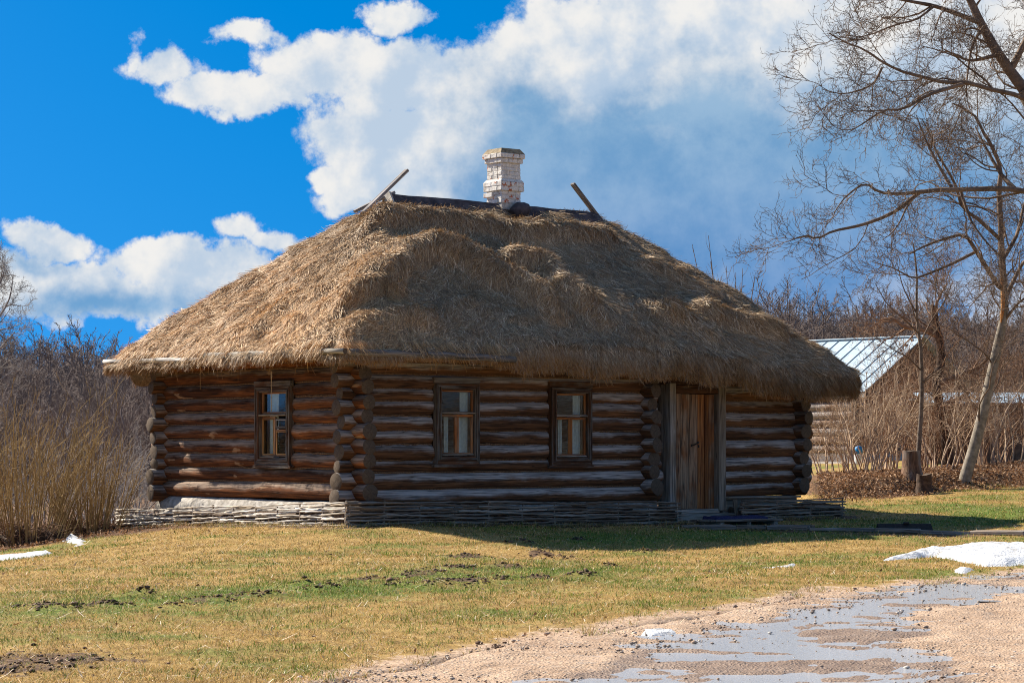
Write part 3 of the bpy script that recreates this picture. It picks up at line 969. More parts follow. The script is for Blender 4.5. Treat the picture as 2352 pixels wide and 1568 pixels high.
def make_log(name, length, r, along, pos, mats, seed, parent=cabin, taper=.06, bend=.012, nseg=18, ns=16):
    """a round log starting at pos, running along +u ('u') or +v ('v')"""
    rg = np.random.default_rng(seed)
    k = np.linspace(0, 1, nseg)
    tp = rg.uniform(-taper, taper)
    rad = r * (1 + tp * (k - .5))
    cy = bend * np.sin(k * math.pi * rg.uniform(.8, 2) + rg.uniform(0, 6)) ; cz = bend * .7 * np.sin(k * math.pi * rg.uniform(.8, 2.2) + rg.uniform(0, 6))
    a = np.arange(ns) * 2 * math.pi / ns
    so = rg.uniform(0, 50)
    KK, AA = np.meshgrid(k * length, a, indexing='ij')
    nz = fbm(KK * 1.4 + so, np.cos(AA) * 1.2, np.sin(AA) * 1.2, 9, 3) - .5
    knots = fbm(KK * 4 + so, np.cos(AA) * 2.5, np.sin(AA) * 2.5, 19, 2)
    rr = rad[:, None] * (1 + nz * .20 + np.clip(knots - .64, 0, 1) * .7)
    rr[0] *= .985; rr[-1] *= .985
    X = KK.copy(); Yl = np.cos(AA) * rr + cy[:, None]; Zl = np.sin(AA) * rr + cz[:, None]
    # end faces slightly out of square
    X[0] += rg.uniform(-.02, .02) * np.cos(a - rg.uniform(0, 6)); X[-1] += rg.uniform(-.02, .02) * np.cos(a - rg.uniform(0, 6))
    V = np.stack([X, Yl, Zl], -1).reshape(-1, 3)
    G = np.stack([X, np.cos(AA) * rr, np.sin(AA) * rr], -1).reshape(-1, 3)
    idx = np.arange(nseg * ns).reshape(nseg, ns)
    q = np.stack([idx[:-1], np.roll(idx[:-1], -1, 1), np.roll(idx[1:], -1, 1), idx[1:]], -1).reshape(-1, 4)
    # caps: own vertices so the edge stays crisp
    caps, capg, tris, b = [], [], [], len(V)
    for e, sgn in ((0, -1), (nseg - 1, 1)):
        ring = V[idx[e]].copy(); gr = G[idx[e]].copy()
        inner = ring.copy(); inner[:, 0] += sgn * .006; inner[:, 1:] = ring[:, 1:] * .93 + ring[:, 1:].mean(0) * .07
        cen = ring.mean(0); cen[0] += sgn * (.006 + rg.uniform(-.008, .012))
        g_in = gr.copy(); g_in[:, 1:] *= .93
        caps += [ring, inner, cen[None]]; capg += [gr, g_in, np.array([[gr[0, 0], 0, 0]])]
        for j in range(ns):
            j2 = (j + 1) % ns
            f1 = [b + j, b + j2, b + ns + j2]; f2 = [b + j, b + ns + j2, b + ns + j]; f3 = [b + ns + j, b + ns + j2, b + 2 * ns]
            for f in (f1, f2, f3): tris.append(f if sgn > 0 else f[::-1])
        b += 2 * ns + 1
    V = np.concatenate([V] + caps); G = np.concatenate([G] + capg)
    me = fast_mesh(name, V, [q, np.array(tris)], mats, True, midx=[0] * len(q) + [1] * len(tris), grain=G)
    return mobj(name, me, parent, pos, (0, 0, 0 if along == 'u' else math.pi / 2))

LEFT_B = [.42, .68, .90, 1.13, 1.35, 1.585, 1.80, 2.01, 2.23, 2.45, 2.66]
FRONT_B = [.33, .59, .84, 1.03, 1.27, 1.48, 1.705, 1.93, 2.12, 2.335, 2.55, 2.74]
RIGHT_B = [.39, .61, .825, 1.06, 1.34, 1.57, 1.807, 2.01, 2.26, 2.50, 2.72]
# window and door openings, measured on the walls
WIN = []
for (x0, x1, y0, y1) in ((432.9, 479.8, 376.5, 466.7), (548.2, 592.1, 380.5, 467.6)):
    u0, zt = fuz(x0, y0, -.13); u1, zb = fuz(x1, y1, -.13)
    WIN.append((u0, u1, zb, zt))
va, zt = fvz(254.8, 380.9, -.13); vb, zb = fvz(292.2, 468.2, -.13)
LWIN = (vb, va, zb, zt)
DOOR = (6.15, 7.41)
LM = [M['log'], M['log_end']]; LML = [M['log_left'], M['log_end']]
_s = 100
def span(a, b, holes, z):
    """split a..b at the openings that a log at height z meets"""
    segs = [(a, b)]
    for (h0, h1, z0, z1) in holes:
        if z0 + .05 < z < z1 - .04:
            n = []
            for (p, q) in segs:
                if h0 > p and h1 < q: n += [(p, h0 + .035), (h1 - .035, q)]
                else: n.append((p, q))
            segs = n
    return segs
def wall(kind, B, a, b, fixed, holes, mats, ext=(0, 0), caulk=True):
    global _s
    for i in range(len(B) - 1):
        z = (B[i] + B[i + 1]) / 2; r = (B[i + 1] - B[i]) / 2 * 1.05
        for (p, q) in span(a - ext[0] + random.uniform(-.07, .06), b + ext[1] + random.uniform(-.07, .06), holes, z):
            _s += 1
            pos = (p, fixed, z) if kind == 'u' else (fixed, p, z)
            make_log('log', q - p, r * random.uniform(.97, 1.04), kind, pos, mats, _s)
        if caulk and i > 0:
            for (p, q) in span(a + .12, b - .12, holes, B[i]):
                mb = MB(); n = 26
                off = -.055
                pts = []
                for k in range(n):
                    s_ = p + (q - p) * k / (n - 1); j = off + random.uniform(-.012, .008); zz = B[i] + random.uniform(-.006, .006)
                    pts.append((s_, fixed + j, zz) if kind == 'u' else (fixed + j, s_, zz))
                mb.tube(pts, [.010 + random.uniform(0, .009) for _ in range(n)], 6)
                mb.build('caulking', M['tow'], cabin)
WH = [(w[0], w[1], w[2] + .05, w[3] - .05) for w in WIN]
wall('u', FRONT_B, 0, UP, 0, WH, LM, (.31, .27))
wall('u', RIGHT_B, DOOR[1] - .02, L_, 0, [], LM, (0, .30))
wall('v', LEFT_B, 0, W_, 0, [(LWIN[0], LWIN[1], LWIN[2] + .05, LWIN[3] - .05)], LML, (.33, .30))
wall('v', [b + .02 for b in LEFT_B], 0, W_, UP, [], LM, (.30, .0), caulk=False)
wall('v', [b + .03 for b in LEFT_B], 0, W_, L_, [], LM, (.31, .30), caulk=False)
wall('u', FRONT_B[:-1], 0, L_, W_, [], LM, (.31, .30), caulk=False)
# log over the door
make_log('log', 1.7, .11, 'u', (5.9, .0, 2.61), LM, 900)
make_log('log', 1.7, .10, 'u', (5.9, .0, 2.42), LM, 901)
# limewashed footing
make_log('footing', W_ + .15, .185, 'v', (.0, -.05, .225), [M['plaster'], M['plaster']], 950, bend=.02)
mb = MB(); mb.box((L_ / 2 - 1.6, .02, .16), (L_ - 3.2, .20, .36), 0, .02); mb.build('footing', M['plaster'], cabin)
mb = MB(); mb.box((8.3, .0, .19), (1.75, .22, .40), 0, .02); mb.build('footing', M['plank_grey'], cabin)
mb = MB(); mb.box((8.28, -.16, .375), (1.72, .16, .03), 0, .006, jit=.004); mb.build('ledge_board', M['plank_grey'], cabin)
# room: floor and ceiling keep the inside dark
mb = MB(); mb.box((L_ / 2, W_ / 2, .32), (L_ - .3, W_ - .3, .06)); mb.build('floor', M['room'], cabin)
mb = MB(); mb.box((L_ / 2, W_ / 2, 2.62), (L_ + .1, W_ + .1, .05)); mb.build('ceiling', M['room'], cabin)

# ---- windows
def curtain(x0, x1, z0, z1, y, folds, name='curtain', parent=None, lean=0.0):
    n, k = 28, 5
    V = []
    for j in range(k):
        for i in range(n):
            f = i / (n - 1); h = j / (k - 1)
            V.append((x0 + (x1 - x0) * f * (1 - lean * (1 - h)), y + .018 * math.sin(f * folds * 2 * math.pi + .3 * h) + .006 * math.sin(f * folds * 5), z0 + (z1 - z0) * h))
    idx = np.arange(n * k).reshape(k, n)
    q = np.stack([idx[:-1, :-1], idx[:-1, 1:], idx[1:, 1:], idx[1:, :-1]], -1).reshape(-1, 4)
    return mobj(name, fast_mesh(name, np.array(V), [q], M['cloth'], True), parent)
def window(Wd, Ht, loc, rz, kind):
    """local axes: x to the right seen from outside, y into the wall, z up from the casing foot"""
    X = lambda f: (f - .5) * Wd
    Z = lambda f: (1 - f) * Ht
    c = MB()
    # casing: outer boards and an inner moulding, mitred
    fx0, fx1 = (.0, 1.0)
    ix0, ix1, iz0, iz1 = (.17, .88, .135, .875)
    def ring(o, i, y0, y1):
        (ox0, ox1, oz0, oz1), (jx0, jx1, jz0, jz1) = o, i
        quads = [([(X(ox0), Z(oz0)), (X(ox1), Z(oz0)), (X(jx1), Z(jz0)), (X(jx0), Z(jz0))], 0), ([(X(ox0), Z(oz1)), (X(ox1), Z(oz1)), (X(jx1), Z(jz1)), (X(jx0), Z(jz1))], 0),
                 ([(X(ox0), Z(oz0)), (X(jx0), Z(jz0)), (X(jx0), Z(jz1)), (X(ox0), Z(oz1))], 2), ([(X(ox1), Z(oz0)), (X(jx1), Z(jz0)), (X(jx1), Z(jz1)), (X(ox1), Z(oz1))], 2)]
        for q, ax in quads:
            c.prism(q, 1, y0, y1, ax)
    ring((.05, .97, .075, .965), (ix0, ix1, iz0, iz1), -.035, .05)
    ring((.125, .925, .107, .915), (.15, .90, .122, .895), -.056, -.033)
    ring((.05, .97, .075, .965), (.075, .945, .088, .95), -.046, -.034)
    c.box((X(.5), 0, Z(.035)), (Wd * .98, .07, Ht * .065), 0, .005)
    c.box((X(.5), -.008, Z(.98)), (Wd * 1.0, .085, Ht * .034), 0, .005)
    c.box((X(.5), -.03, Z(.925)), (Wd * .84, .03, .018), 0, .004)
    root = c.build('window', M['casing'], cabin, loc, (0, 0, rz))
    # jamb lining
    j = MB()
    j.box((X(ix0) - .012, .13, Z(.505)), (.03, .2, Ht * .76), 2); j.box((X(ix1) + .012, .13, Z(.505)), (.03, .2, Ht * .76), 2)
    j.box((X(.525), .13, Z(iz0) + .012), (Wd * .7, .2, .03), 0); j.box((X(.525), .13, Z(iz1) - .012), (Wd * .7, .2, .03), 0)
    j.build('jamb', M['casing'], root)
    def sash(x0, x1, z0, z1, y, wf, mats, bead=None, glass=True):
        s = MB()
        a0, a1, b0, b1 = X(x0), X(x1), Z(z1), Z(z0)
        s.box(((a0 + a1) / 2, y, b1 - wf / 2), (a1 - a0, .036, wf), 0, .003); s.box(((a0 + a1) / 2, y, b0 + wf / 2), (a1 - a0, .036, wf), 0, .003)
        s.box((a0 + wf / 2, y + .001, (b0 + b1) / 2), (wf, .036, b1 - b0 - 2 * wf - .001), 2, .003); s.box((a1 - wf / 2, y + .001, (b0 + b1) / 2), (wf, .036, b1 - b0 - 2 * wf - .001), 2, .003)
        o = s.build('sash', mats, root)
        if bead:
            e = MB(); t = .012
            p0, p1, q0, q1 = a0 + wf, a1 - wf, b0 + wf, b1 - wf
            e.box(((p0 + p1) / 2, y - .019, q1 - t / 2), (p1 - p0, .012, t), 0, .002); e.box(((p0 + p1) / 2, y - .019, q0 + t / 2), (p1 - p0, .012, t), 0, .002)
            e.box((p0 + t / 2, y - .0185, (q0 + q1) / 2), (t, .012, q1 - q0 - 2 * t), 2, .002); e.box((p1 - t / 2, y - .0185, (q0 + q1) / 2), (t, .012, q1 - q0 - 2 * t), 2, .002)
            e.build('glazing_bead', bead, root)
        if glass:
            g = MB(); g.box(((a0 + a1) / 2, y, (b0 + b1) / 2), (a1 - a0 - 2 * wf + .006, .004, b1 - b0 - 2 * wf + .006), 0, .0005)
            g.build('pane', M['glass'], root)
    def ledge(x0, x1, f, mat, y=-.02, d=.07, h=.028):
        s = MB(); s.box(((X(x0) + X(x1)) / 2, y, Z(f)), (X(x1) - X(x0), d, h), 0, .006, jit=.003); s.build('ledge', mat, root)
    if kind == 'front':
        sash(.175, .875, .14, .40, .035, .028, M['sash'])
        ledge(.172, .885, .395, M['plank_grey'], .0)
        sash(.175, .525, .41, .865, .035, .040, M['sash'])
        sash(.528, .875, .41, .865, .036, .040, M['sash'])
        ledge(.19, .865, .858, M['plank_grey'], .005, .05, .026)
        curtain(X(.70), X(.86), Z(.87), Z(.14), .15, 2.5, parent=root)
        curtain(X(.36), X(.45), Z(.87), Z(.42), .15, 1.5, parent=root)
        curtain(X(.55), X(.70), Z(.87), Z(.40), .13, 1.5, parent=root, lean=-.25)
    else:
        sash(.15, .86, .12, .385, .035, .040, M['sash'])
        ledge(.10, .87, .39, M['plank_grey'], -.01)
        sash(.155, .515, .41, .865, .035, .036, M['sash'], M['yellow_wood'])
        sash(.525, .86, .555, .865, .036, .030, M['sash'], M['yellow_wood'])
        sash(.545, .84, .43, .545, .020, .022, M['casing'], M['plank_grey'])
        b = MB(); b.box((X(.69), .036, Z(.487)), (.33 * Wd, .03, .12 * Ht), 0, .003)
        ledge(.155, .53, .875, M['plank_grey'], -.005, .06, .03)
        for (hx, hz) in ((.135, .47), (.135, .75), (.885, .47), (.885, .75)):
            h = MB(); h.box((X(hx), -.004 + .02, Z(hz)), (.016, .01, .08), 2, .002); h.build('hinge', M['hinge'], root)
        curtain(X(.18), X(.42), Z(.87), Z(.14), .15, 3.0, parent=root)
        curtain(X(.60), X(.70), Z(.87), Z(.42), .15, 1.2, parent=root)
        # pot plant leaves behind the glass
        pl = MB()
        for k in range(26):
            a = random.uniform(0, 6.28); l = random.uniform(.04, .1); z0 = Z(.84) + random.uniform(0, .22); x0 = X(.44) + random.uniform(-.03, .03)
            d = Vector((math.cos(a) * .5, math.sin(a) * .3, random.uniform(.2, 1))).normalized() * l
            s_ = d.cross(Vector((0, 1, 0))).normalized() * .012
            p = Vector((x0, .12, z0))
            pl.add([p, p + d * .5 + s_, p + d, p + d * .5 - s_], [[0, 1, 2, 3]])
        pl.build('plant', M['plant_leaf'], root)
    return root
for (u0, u1, z0, z1) in WIN:
    window(u1 - u0, z1 - z0, ((u0 + u1) / 2, -.125, z0), 0, 'front')
window(LWIN[1] - LWIN[0], LWIN[3] - LWIN[2], (-.125, (LWIN[0] + LWIN[1]) / 2, LWIN[2]), -math.pi / 2, 'left')

# ---- door
def post(name, u0, u1, v0, v1, z0, z1, mat, parent=cabin, ax=2, jit=.004, bev=.008):
    mb = MB(); mb.box(((u0 + u1) / 2, (v0 + v1) / 2, (z0 + z1) / 2), (u1 - u0, v1 - v0, z1 - z0), ax, bev, jit=jit)
    return mb.build(name, mat, parent)
zd_top = fuz(700, 392.6, -.1)[1]; zd_bot = fuz(700, 508.0, -.1)[1]; zp_top = fuz(671, 382.5, -.15)[1]
post('door_post', 6.15, 6.285, -.20, .10, .18, zp_top, M['plank_grey'])
post('door_post', 7.265, 7.42, -.19, .10, .16, zp_top - .02, M['plank_grey'])
post('lintel', 6.287, 7.263, -.16, .08, zd_top - .01, zp_top - .03, M['casing'], ax=0)
post('lintel', 6.10, 7.50, -.10, .08, zp_top - .028, zp_top + .12, M['casing'], ax=0)
post('threshold', 6.25, 7.30, -.16, .1, zd_bot - .075, zd_bot - .005, M['plank_grey'], ax=0)
post('step', 6.20, 7.48, -.34, -.05, zd_bot - .19, zd_bot - .08, M['plank_grey'], ax=0)
post('step', 6.25, 7.62, -.52, -.14, zd_bot - .36, zd_bot - .195, M['plank_grey'], ax=0)
door = MB()
for z in (zd_bot + .3, zd_bot + 1.55): door.box((6.775, -.005, z), (.9, .03, .12), 0)
door_o = door.build('door', M['door_brown'], cabin)
cuts = [388, 475, 560, 640, 705, 742, 798]
dm = ['door_brown', 'door_grey', 'door_brown', 'door_orange', 'door_orange', 'door_brown']
for k in range(6):
    f0 = (cuts[k] - 388) / 410; f1 = (cuts[k + 1] - 388) / 410
    a, b = 6.288 + .972 * f0, 6.288 + .972 * f1
    post('plank', a + .002, b - .002, -.065 - (.012 if k == 4 else 0) + random.uniform(-.004, .004), -.022, zd_bot, zd_top - .012 + random.uniform(-.01, 0), M[dm[k]], door_o, jit=.002, bev=.004)
hd = MB()
hz = fuz(697, 443, -.1)[1]
hu = fuz(696, 443, -.1)[0]
hd.tube([(hu - .07, -.075, hz - .03), (hu - .03, -.11, hz - .015), (hu + .03, -.115, hz + .01), (hu + .07, -.08, hz + .025)], [.012, .012, .012, .012], 7)
hd.box((hu + .07, -.075, hz + .02), (.05, .012, .035), 0)
hd.box((hu - .07, -.07, hz - .03), (.03, .012, .04), 0)
hd.box((hu + .085, -.072, hz - .045), (.03, .012, .05), 0)
hd.build('handle', M['iron'], door_o)

# ------------------------------------------------------------------ roof
EV = dict(u0=-.78, u1=10.0, v0=-.85, v1=6.43)
RV, RU0, RU1, RZ = 2.8, 2.66, 7.03, 5.355
def eave_top(u, v):
    """height of the thatch surface at the eave"""
    z = np.where(v < EV['v0'] + .6, np.interp(u, [-.8, 0, 1.8, 3.2, 5.5, 7.5, 10], [2.72, 2.74, 2.80, 2.93, 2.92, 2.72, 2.60]), 2.74)
    z = np.where(u > EV['u1'] - .6, 2.60, z)
    return np.where((u < EV['u0'] + .6) & (v > EV['v0'] + .6), 2.72, z)
def eave_th(u, v):
    th = np.interp(u, [-.8, 1.2, 2.0, 3.0, 10], [.10, .11, .16, .42, .42])
    return np.where((v > EV['v0'] + .5) & (u < EV['u0'] + .5), .11, np.where(v > EV['v0'] + .5, .4, th))
CRESTS = [  # crests of the humps on the front slope, in view pixels: points, height, reach below, reach above
    ([(905, 478), (1000, 484), (1100, 498), (1200, 516), (1300, 524), (1385, 522)], .20, 0.18, 0.37),
    ([(900, 600), (945, 556), (1010, 540), (1070, 556), (1130, 588), (1200, 626), (1260, 668), (1330, 722)], .30, 0.20, 0.35),
    ([(1205, 578), (1270, 600), (1300, 640), (1370, 690), (1450, 742)], .27, 0.20, 0.31),
    ([(1540, 700), (1590, 712), (1655, 742)], .22, 0.17, 0.27),
    ([(860, 706), (930, 684), (1000, 695), (1040, 720)], .26, 0.18, 0.31),
    ([(760, 790), (850, 765), (960, 772)], .18, 0.17, 0.31),
    ([(1640, 690), (1720, 705), (1800, 720)], .20, 0.17, 0.31),
    ([(1500, 590), (1560, 610), (1640, 650)], .16, 0.17, 0.27),
    ([(840, 640), (880, 620), (915, 640)], .20, 0.16, 0.26),
]
def front_uv(x, y, d=0.0):
    t, s = tpx(x / 2.297), spx(y / 2.297)
    k = (RZ - 2.80) / (RV - EV['v0'])
    # v = Y*(ct - t*st) + c0
    a = ct - t * st; c0 = HX * st - HY * ct
    Yd = (2.80 + d / .82 + k * (c0 - EV['v0']) - CZ) / (s - k * a)
    v = a * Yd + c0
    u = (t * Yd - HX) * ct + (Yd - HY) * st
    return u, v + d * .565
def hump(u, v):
    d = np.zeros_like(u)
    for pts, A, wb, wa in CRESTS:
        P = [front_uv(p[0], p[1], A * 1.25 + .06) for p in pts]
        best = np.full(u.shape, 1e9); sv = np.zeros_like(u)
        for (x0, y0), (x1, y1) in zip(P[:-1], P[1:]):
            dx, dy = x1 - x0, y1 - y0
            t = np.clip(((u - x0) * dx + (v - y0) * dy) / (dx * dx + dy * dy), 0, 1)
            qx, qy = u - x0 - t * dx, v - y0 - t * dy
            dd = np.hypot(qx, qy * 1.2)
            m = dd < best
            best = np.where(m, dd, best); sv = np.where(m, qy, sv)
        wv = np.where(sv < 0, wb, wa)
        d = np.maximum(d, 1.25 * A * np.exp(-(best / wv) ** 2))
    return d
def build_roof():
    u0, u1, v0, v1 = EV['u0'], EV['u1'], EV['v0'], EV['v1']
    per = []
    for (a, b, n) in (((u0, v0), (u1, v0), 190), ((u1, v0), (u1, v1), 70), ((u1, v1), (u0, v1), 70), ((u0, v1), (u0, v0), 110)):
        for k in range(n):
            f = k / n
            per.append((a[0] + (b[0] - a[0]) * f, a[1] + (b[1] - a[1]) * f))
    per = np.array(per); n = len(per)
    E = per.copy()
    for _ in range(14):
        E = (np.roll(E, 1, 0) + 2 * E + np.roll(E, -1, 0)) / 4
    # eave line wanders
    cen = np.array([(u0 + u1) / 2, (v0 + v1) / 2])
    wob = (fbm(E[:, 0] * .9, E[:, 1] * .9, 0, 41, 3) - .5)
    E = E + nrm(E - np.clip(E, [RU0, RV], [RU1, RV])) * wob[:, None] * .22
    Rg = np.stack([RU0 + (np.clip(per[:, 0], u0, u1) - u0) / (u1 - u0) * (RU1 - RU0), np.full(n, RV)], -1)
    zt = eave_top(E[:, 0], E[:, 1]); th = eave_th(E[:, 0], E[:, 1])
    hang = np.clip((fbm(E[:, 0] * 1.6, E[:, 1] * 1.6, 0, 43, 3) - .5) * 2, -1, 1)
    zt = zt + hang * .06
    NR = 56
    r = np.linspace(0, 1, NR) ** .95
    P = np.zeros((NR, n, 3))
    for i, f in enumerate(r):
        P[i, :, :2] = Rg * (1 - f) + E * f
        P[i, :, 2] = RZ * (1 - f) + zt * f + .10 * math.sin(math.pi * min(1, f * 1.02)) - .08 * f ** 8
    for _ in range(4):                      # soften the hips
        Q = P.copy()
        Q[1:] = (np.roll(P[1:], 1, 1) + 2 * P[1:] + np.roll(P[1:], -1, 1)) / 4
        P = Q
    def normals(P):
        du = np.roll(P, -1, 1) - np.roll(P, 1, 1)
        dr = np.gradient(P, axis=0)
        N = nrm(np.cross(dr, du))
        return N * np.where(N[..., 2:3] < 0, -1, 1)
    N = normals(P)
    side_front = (P[..., 1] < RV) & (np.abs(P[..., 1] - RV) * .75 > 0)
    x, y, z = P[..., 0], P[..., 1], P[..., 2]
    d = (fbm(x * .75, y * .75, z * .75, 51, 3) - .5) * .20 + (fbm(x * 2.4, y * 2.4, z * 2.4, 52, 3) - .5) * .17 + (fbm(x * 6, y * 6, z * 6, 53, 2) - .5) * .05
    d = d + np.where(y < RV, hump(x, y), 0) * (1 - sst(r, .78, .96))[:, None]
    fade = sst(r, 0, .06)[:, None]
    P = P + N * (d * fade)[..., None]
    # lip and underside
    out = nrm(np.concatenate([E - Rg, np.zeros((n, 1))], 1))
    last = P[-1]
    rings = [P]
    lipn = (fbm(E[:, 0] * 2.4, E[:, 1] * 2.4, 0, 47, 3) - .4) * .16
    for (o, dz) in ((.06, .22), (.08, .5), (.05, .8), (-.02, 1.0)):
        q = last + out * (o + lipn * dz)[:, None] if False else last + out * (o + (lipn * dz)[:, None])
        q = q.copy(); q[:, 2] = last[:, 2] - th * dz - np.abs(lipn) * dz * .6
        rings.append(q[None])
    for f in (.90, .78, .60):
        q = np.zeros((n, 3)); q[:, :2] = Rg * (1 - f) + E * f
        q[:, 2] = RZ * (1 - f) + zt * f - np.maximum(th, .16)
        rings.append(q[None])
    G = np.concatenate(rings, 0)
    k = len(G)
    idx = np.arange(k * n).reshape(k, n)
    q = np.stack([idx[:-1], idx[1:], np.roll(idx[1:], -1, 1), np.roll(idx[:-1], -1, 1)], -1).reshape(-1, 4)
    me = fast_mesh('thatched_roof', G.reshape(-1, 3), [q], M['thatch'], True)
    roof = mobj('thatched_roof', me, cabin)
    return roof, P, normals(P), G, out, th
roof, RP, RN, RG, ROUT, RTH = build_roof()

def straw_cols(n, rng, warm=0.0):
    pal = np.array([(.44, .33, .20), (.56, .43, .28), (.30, .20, .11), (.36, .27, .18), (.70, .60, .45), (.22, .15, .09), (.46, .31, .16)])
    if warm: pal = np.array([(.42, .22, .075), (.34, .165, .05), (.50, .29, .11), (.25, .12, .04), (.46, .30, .15), (.36, .26, .17)])
    c = pal[rng.integers(0, len(pal), n)] * rng.uniform(.75, 1.2, (n, 1))
    return c
def build_straw():
    rng = np.random.default_rng(4)
    k, n = RP.shape[:2]
    # cell areas, heavier where the cabin shows its thatch
    A = np.linalg.norm(np.cross(RP[1:, :] - RP[:-1, :], np.roll(RP, -1, 1)[:-1] - RP[:-1]), axis=2)
    cu, cv = RP[:-1, :, 0], RP[:-1, :, 1]
    s = np.arange(n)[None, :] + 0 * A
    wgt = np.where(s < 190, 1.0, np.where(s < 330, .18, 1.0))
    wgt = np.where((s >= 190) & (s < 260), .45, wgt)
    pr = (A * wgt).ravel(); pr /= pr.sum()
    NS = 260000
    c = rng.choice(len(pr), NS, p=pr)
    i, j = c // n, c % n
    fi, fj = rng.random(NS)[:, None], rng.random(NS)[:, None]
    def bil(T):
        j2 = (j + 1) % n
        return (T[i, j] * (1 - fi) + T[i + 1, j] * fi) * (1 - fj) + (T[i, j2] * (1 - fi) + T[i + 1, j2] * fi) * fj
    P = bil(RP); N = nrm(bil(RN))
    down = nrm(RP[i + 1, j] - RP[i, j])
    side = nrm(np.cross(N, down))
    lowf = fbm(P[:, 0] * 1.7, P[:, 1] * 1.7, P[:, 2] * 1.7, 61, 3) - .5
    ang = lowf * 2.6 + rng.normal(0, .50, NS)
    lift = np.abs(rng.normal(.05, .12, NS)) + (rng.random(NS) < .03) * rng.uniform(.1, .5, NS)
    D = nrm(down * np.cos(ang)[:, None] + side * np.sin(ang)[:, None] + N * lift[:, None])
    S = nrm(np.cross(N, D) + N * rng.normal(0, .45, NS)[:, None])
    L = rng.uniform(.12, .36, NS); w = rng.uniform(.0026, .0058, NS)
    B = nrm(rng.normal(0, 1, (NS, 3))) * .15 - N * .12
    colr = straw_cols(NS, rng) * np.array([[1.02, .97, .90]])  # weathered tint, lowered further to paint shade into the front slope
    tone = .72 + .56 * fbm(P[:, 0] * 1.3, P[:, 1] * 1.3, P[:, 2] * 1.3, 64, 3)
    # the left hip is tinted brighter and more golden
    gold = sst(-(P[:, 0] - P[:, 1] * .2), -2.2, .6)[:, None]
    colr = colr * (1 - gold) + colr * np.array([[1.28, 1.14, .95]]) * gold
    colr = colr * tone[:, None]
    V, q, C = blades(P - D * L[:, None] * .3 + N * .008, D, S, L, w, B, colr, .5)
    me = fast_mesh('straw', V, [q], M['straw'], False, color=C)
    tag(mobj('straw', me, roof), kind='stuff')
    # fringe hanging from the eave
    NF = 42000
    ring = RG[len(RP):len(RP) + 4]
    wj = np.where(np.arange(n) < 190, 1.0, np.where(np.arange(n) < 260, .5, np.where(np.arange(n) < 330, .15, .8)))
    wj = wj * (.35 + RTH * 2.0)
    j = rng.choice(n, NF, p=wj / wj.sum()); lev = rng.random(NF)
    a = np.clip(lev * 3.2, 0, 2.999); li = a.astype(int); lf = (a - li)[:, None]
    fj = rng.random(NF)[:, None]; j2 = (j + 1) % n
    P = (ring[li, j] * (1 - lf) + ring[li + 1, j] * lf) * (1 - fj) + (ring[li, j2] * (1 - lf) + ring[li + 1, j2] * lf) * fj
    o = ROUT[j]
    along = nrm(ring[0, j2] - ring[0, j])
    clump = fbm(P[:, 0] * 5, P[:, 1] * 5, 0, 66, 2)
    D = nrm(o * rng.normal(.30, .22, NF)[:, None] + along * rng.normal(0, .36, NF)[:, None] + np.array([[0, 0, -1.0]]))
    S = nrm(np.cross(D, o) + along * .3 + rng.normal(0, .3, (NF, 3)))
    L = rng.uniform(.07, .17, NF) + (rng.random(NF) < .10) * rng.uniform(.03, .18, NF) * clump
    L *= (.25 + 1.4 * fbm(P[:, 0] * 2.2, P[:, 1] * 2.2, 0, 68, 3)) * (.55 + RTH[j] * 1.1)
    w = rng.uniform(.002, .0042, NF)
    B = rng.normal(0, .10, (NF, 3))
    warm = straw_cols(NF, rng, 1.0); cold = straw_cols(NF, rng) * .85
    # sheltered straw keeps its colour, the weathered outer skin has gone grey
    f = np.clip(lev * 1.6 - .05 + (fbm(P[:, 0] * 1.4, P[:, 1] * 1.4, 0, 67, 2) - .5) * 1.6, 0, 1)[:, None]
    V, q, C = blades(P, D, S, L, w, B, warm * f + cold * (1 - f), .5)
    me = fast_mesh('straw_fringe', V, [q], M['straw'], False, color=C)
    tag(mobj('straw_fringe', me, roof), kind='stuff')
    # tufts combed over the left eave pole and the first front pole
    NT_ = 9000
    sideL = rng.random(NT_) < .72
    vv = rng.uniform(-.8, 6.3, NT_); uu = rng.uniform(-.75, 2.6, NT_)
    cl = np.where(sideL, fbm(vv * 1.3, vv * 0 + 2.0, 0, 91, 3), fbm(uu * 1.5, uu * 0 + 5.0, 0, 92, 3))
    cl = np.maximum(cl, np.where(sideL, .85 * np.exp(-((vv - .9) / .45) ** 2), 0))
    k2 = rng.random(NT_) < sst(cl, .42, .66)
    P = np.stack([np.where(sideL, EV['u0'] + rng.uniform(-.02, .16, NT_), uu), np.where(sideL, vv, EV['v0'] + rng.uniform(-.02, .16, NT_)), 2.74 + rng.uniform(-.01, .07, NT_)], -1)
    o = np.where(sideL[:, None], np.array([[-1., 0, 0]]), np.array([[0, -1., 0]]))
    al = np.where(sideL[:, None], np.array([[0, 1., 0]]), np.array([[1., 0, 0]]))
    D = nrm(o * rng.uniform(.5, 1.1, NT_)[:, None] + al * rng.normal(0, .32, NT_)[:, None] + np.array([[0, 0, -.75]]))
    S = nrm(np.cross(D, o + .2) + rng.normal(0, .3, (NT_, 3)))
    V, q, C = blades(P[k2], D[k2], S[k2], rng.uniform(.12, .30, NT_)[k2], rng.uniform(.0026, .005, NT_)[k2], (rng.normal(0, .12, (NT_, 3)) + np.array([[0, 0, -.2]]))[k2], (straw_cols(NT_, rng) * np.array([[1.25, 1.06, .80]]))[k2], .5)
    tag(mobj('straw_tufts', fast_mesh('straw_tufts', V, [q], M['straw'], False, color=C), roof), kind='stuff')
    # long loose stalks below the left eave
    P, D, L = [], [], []
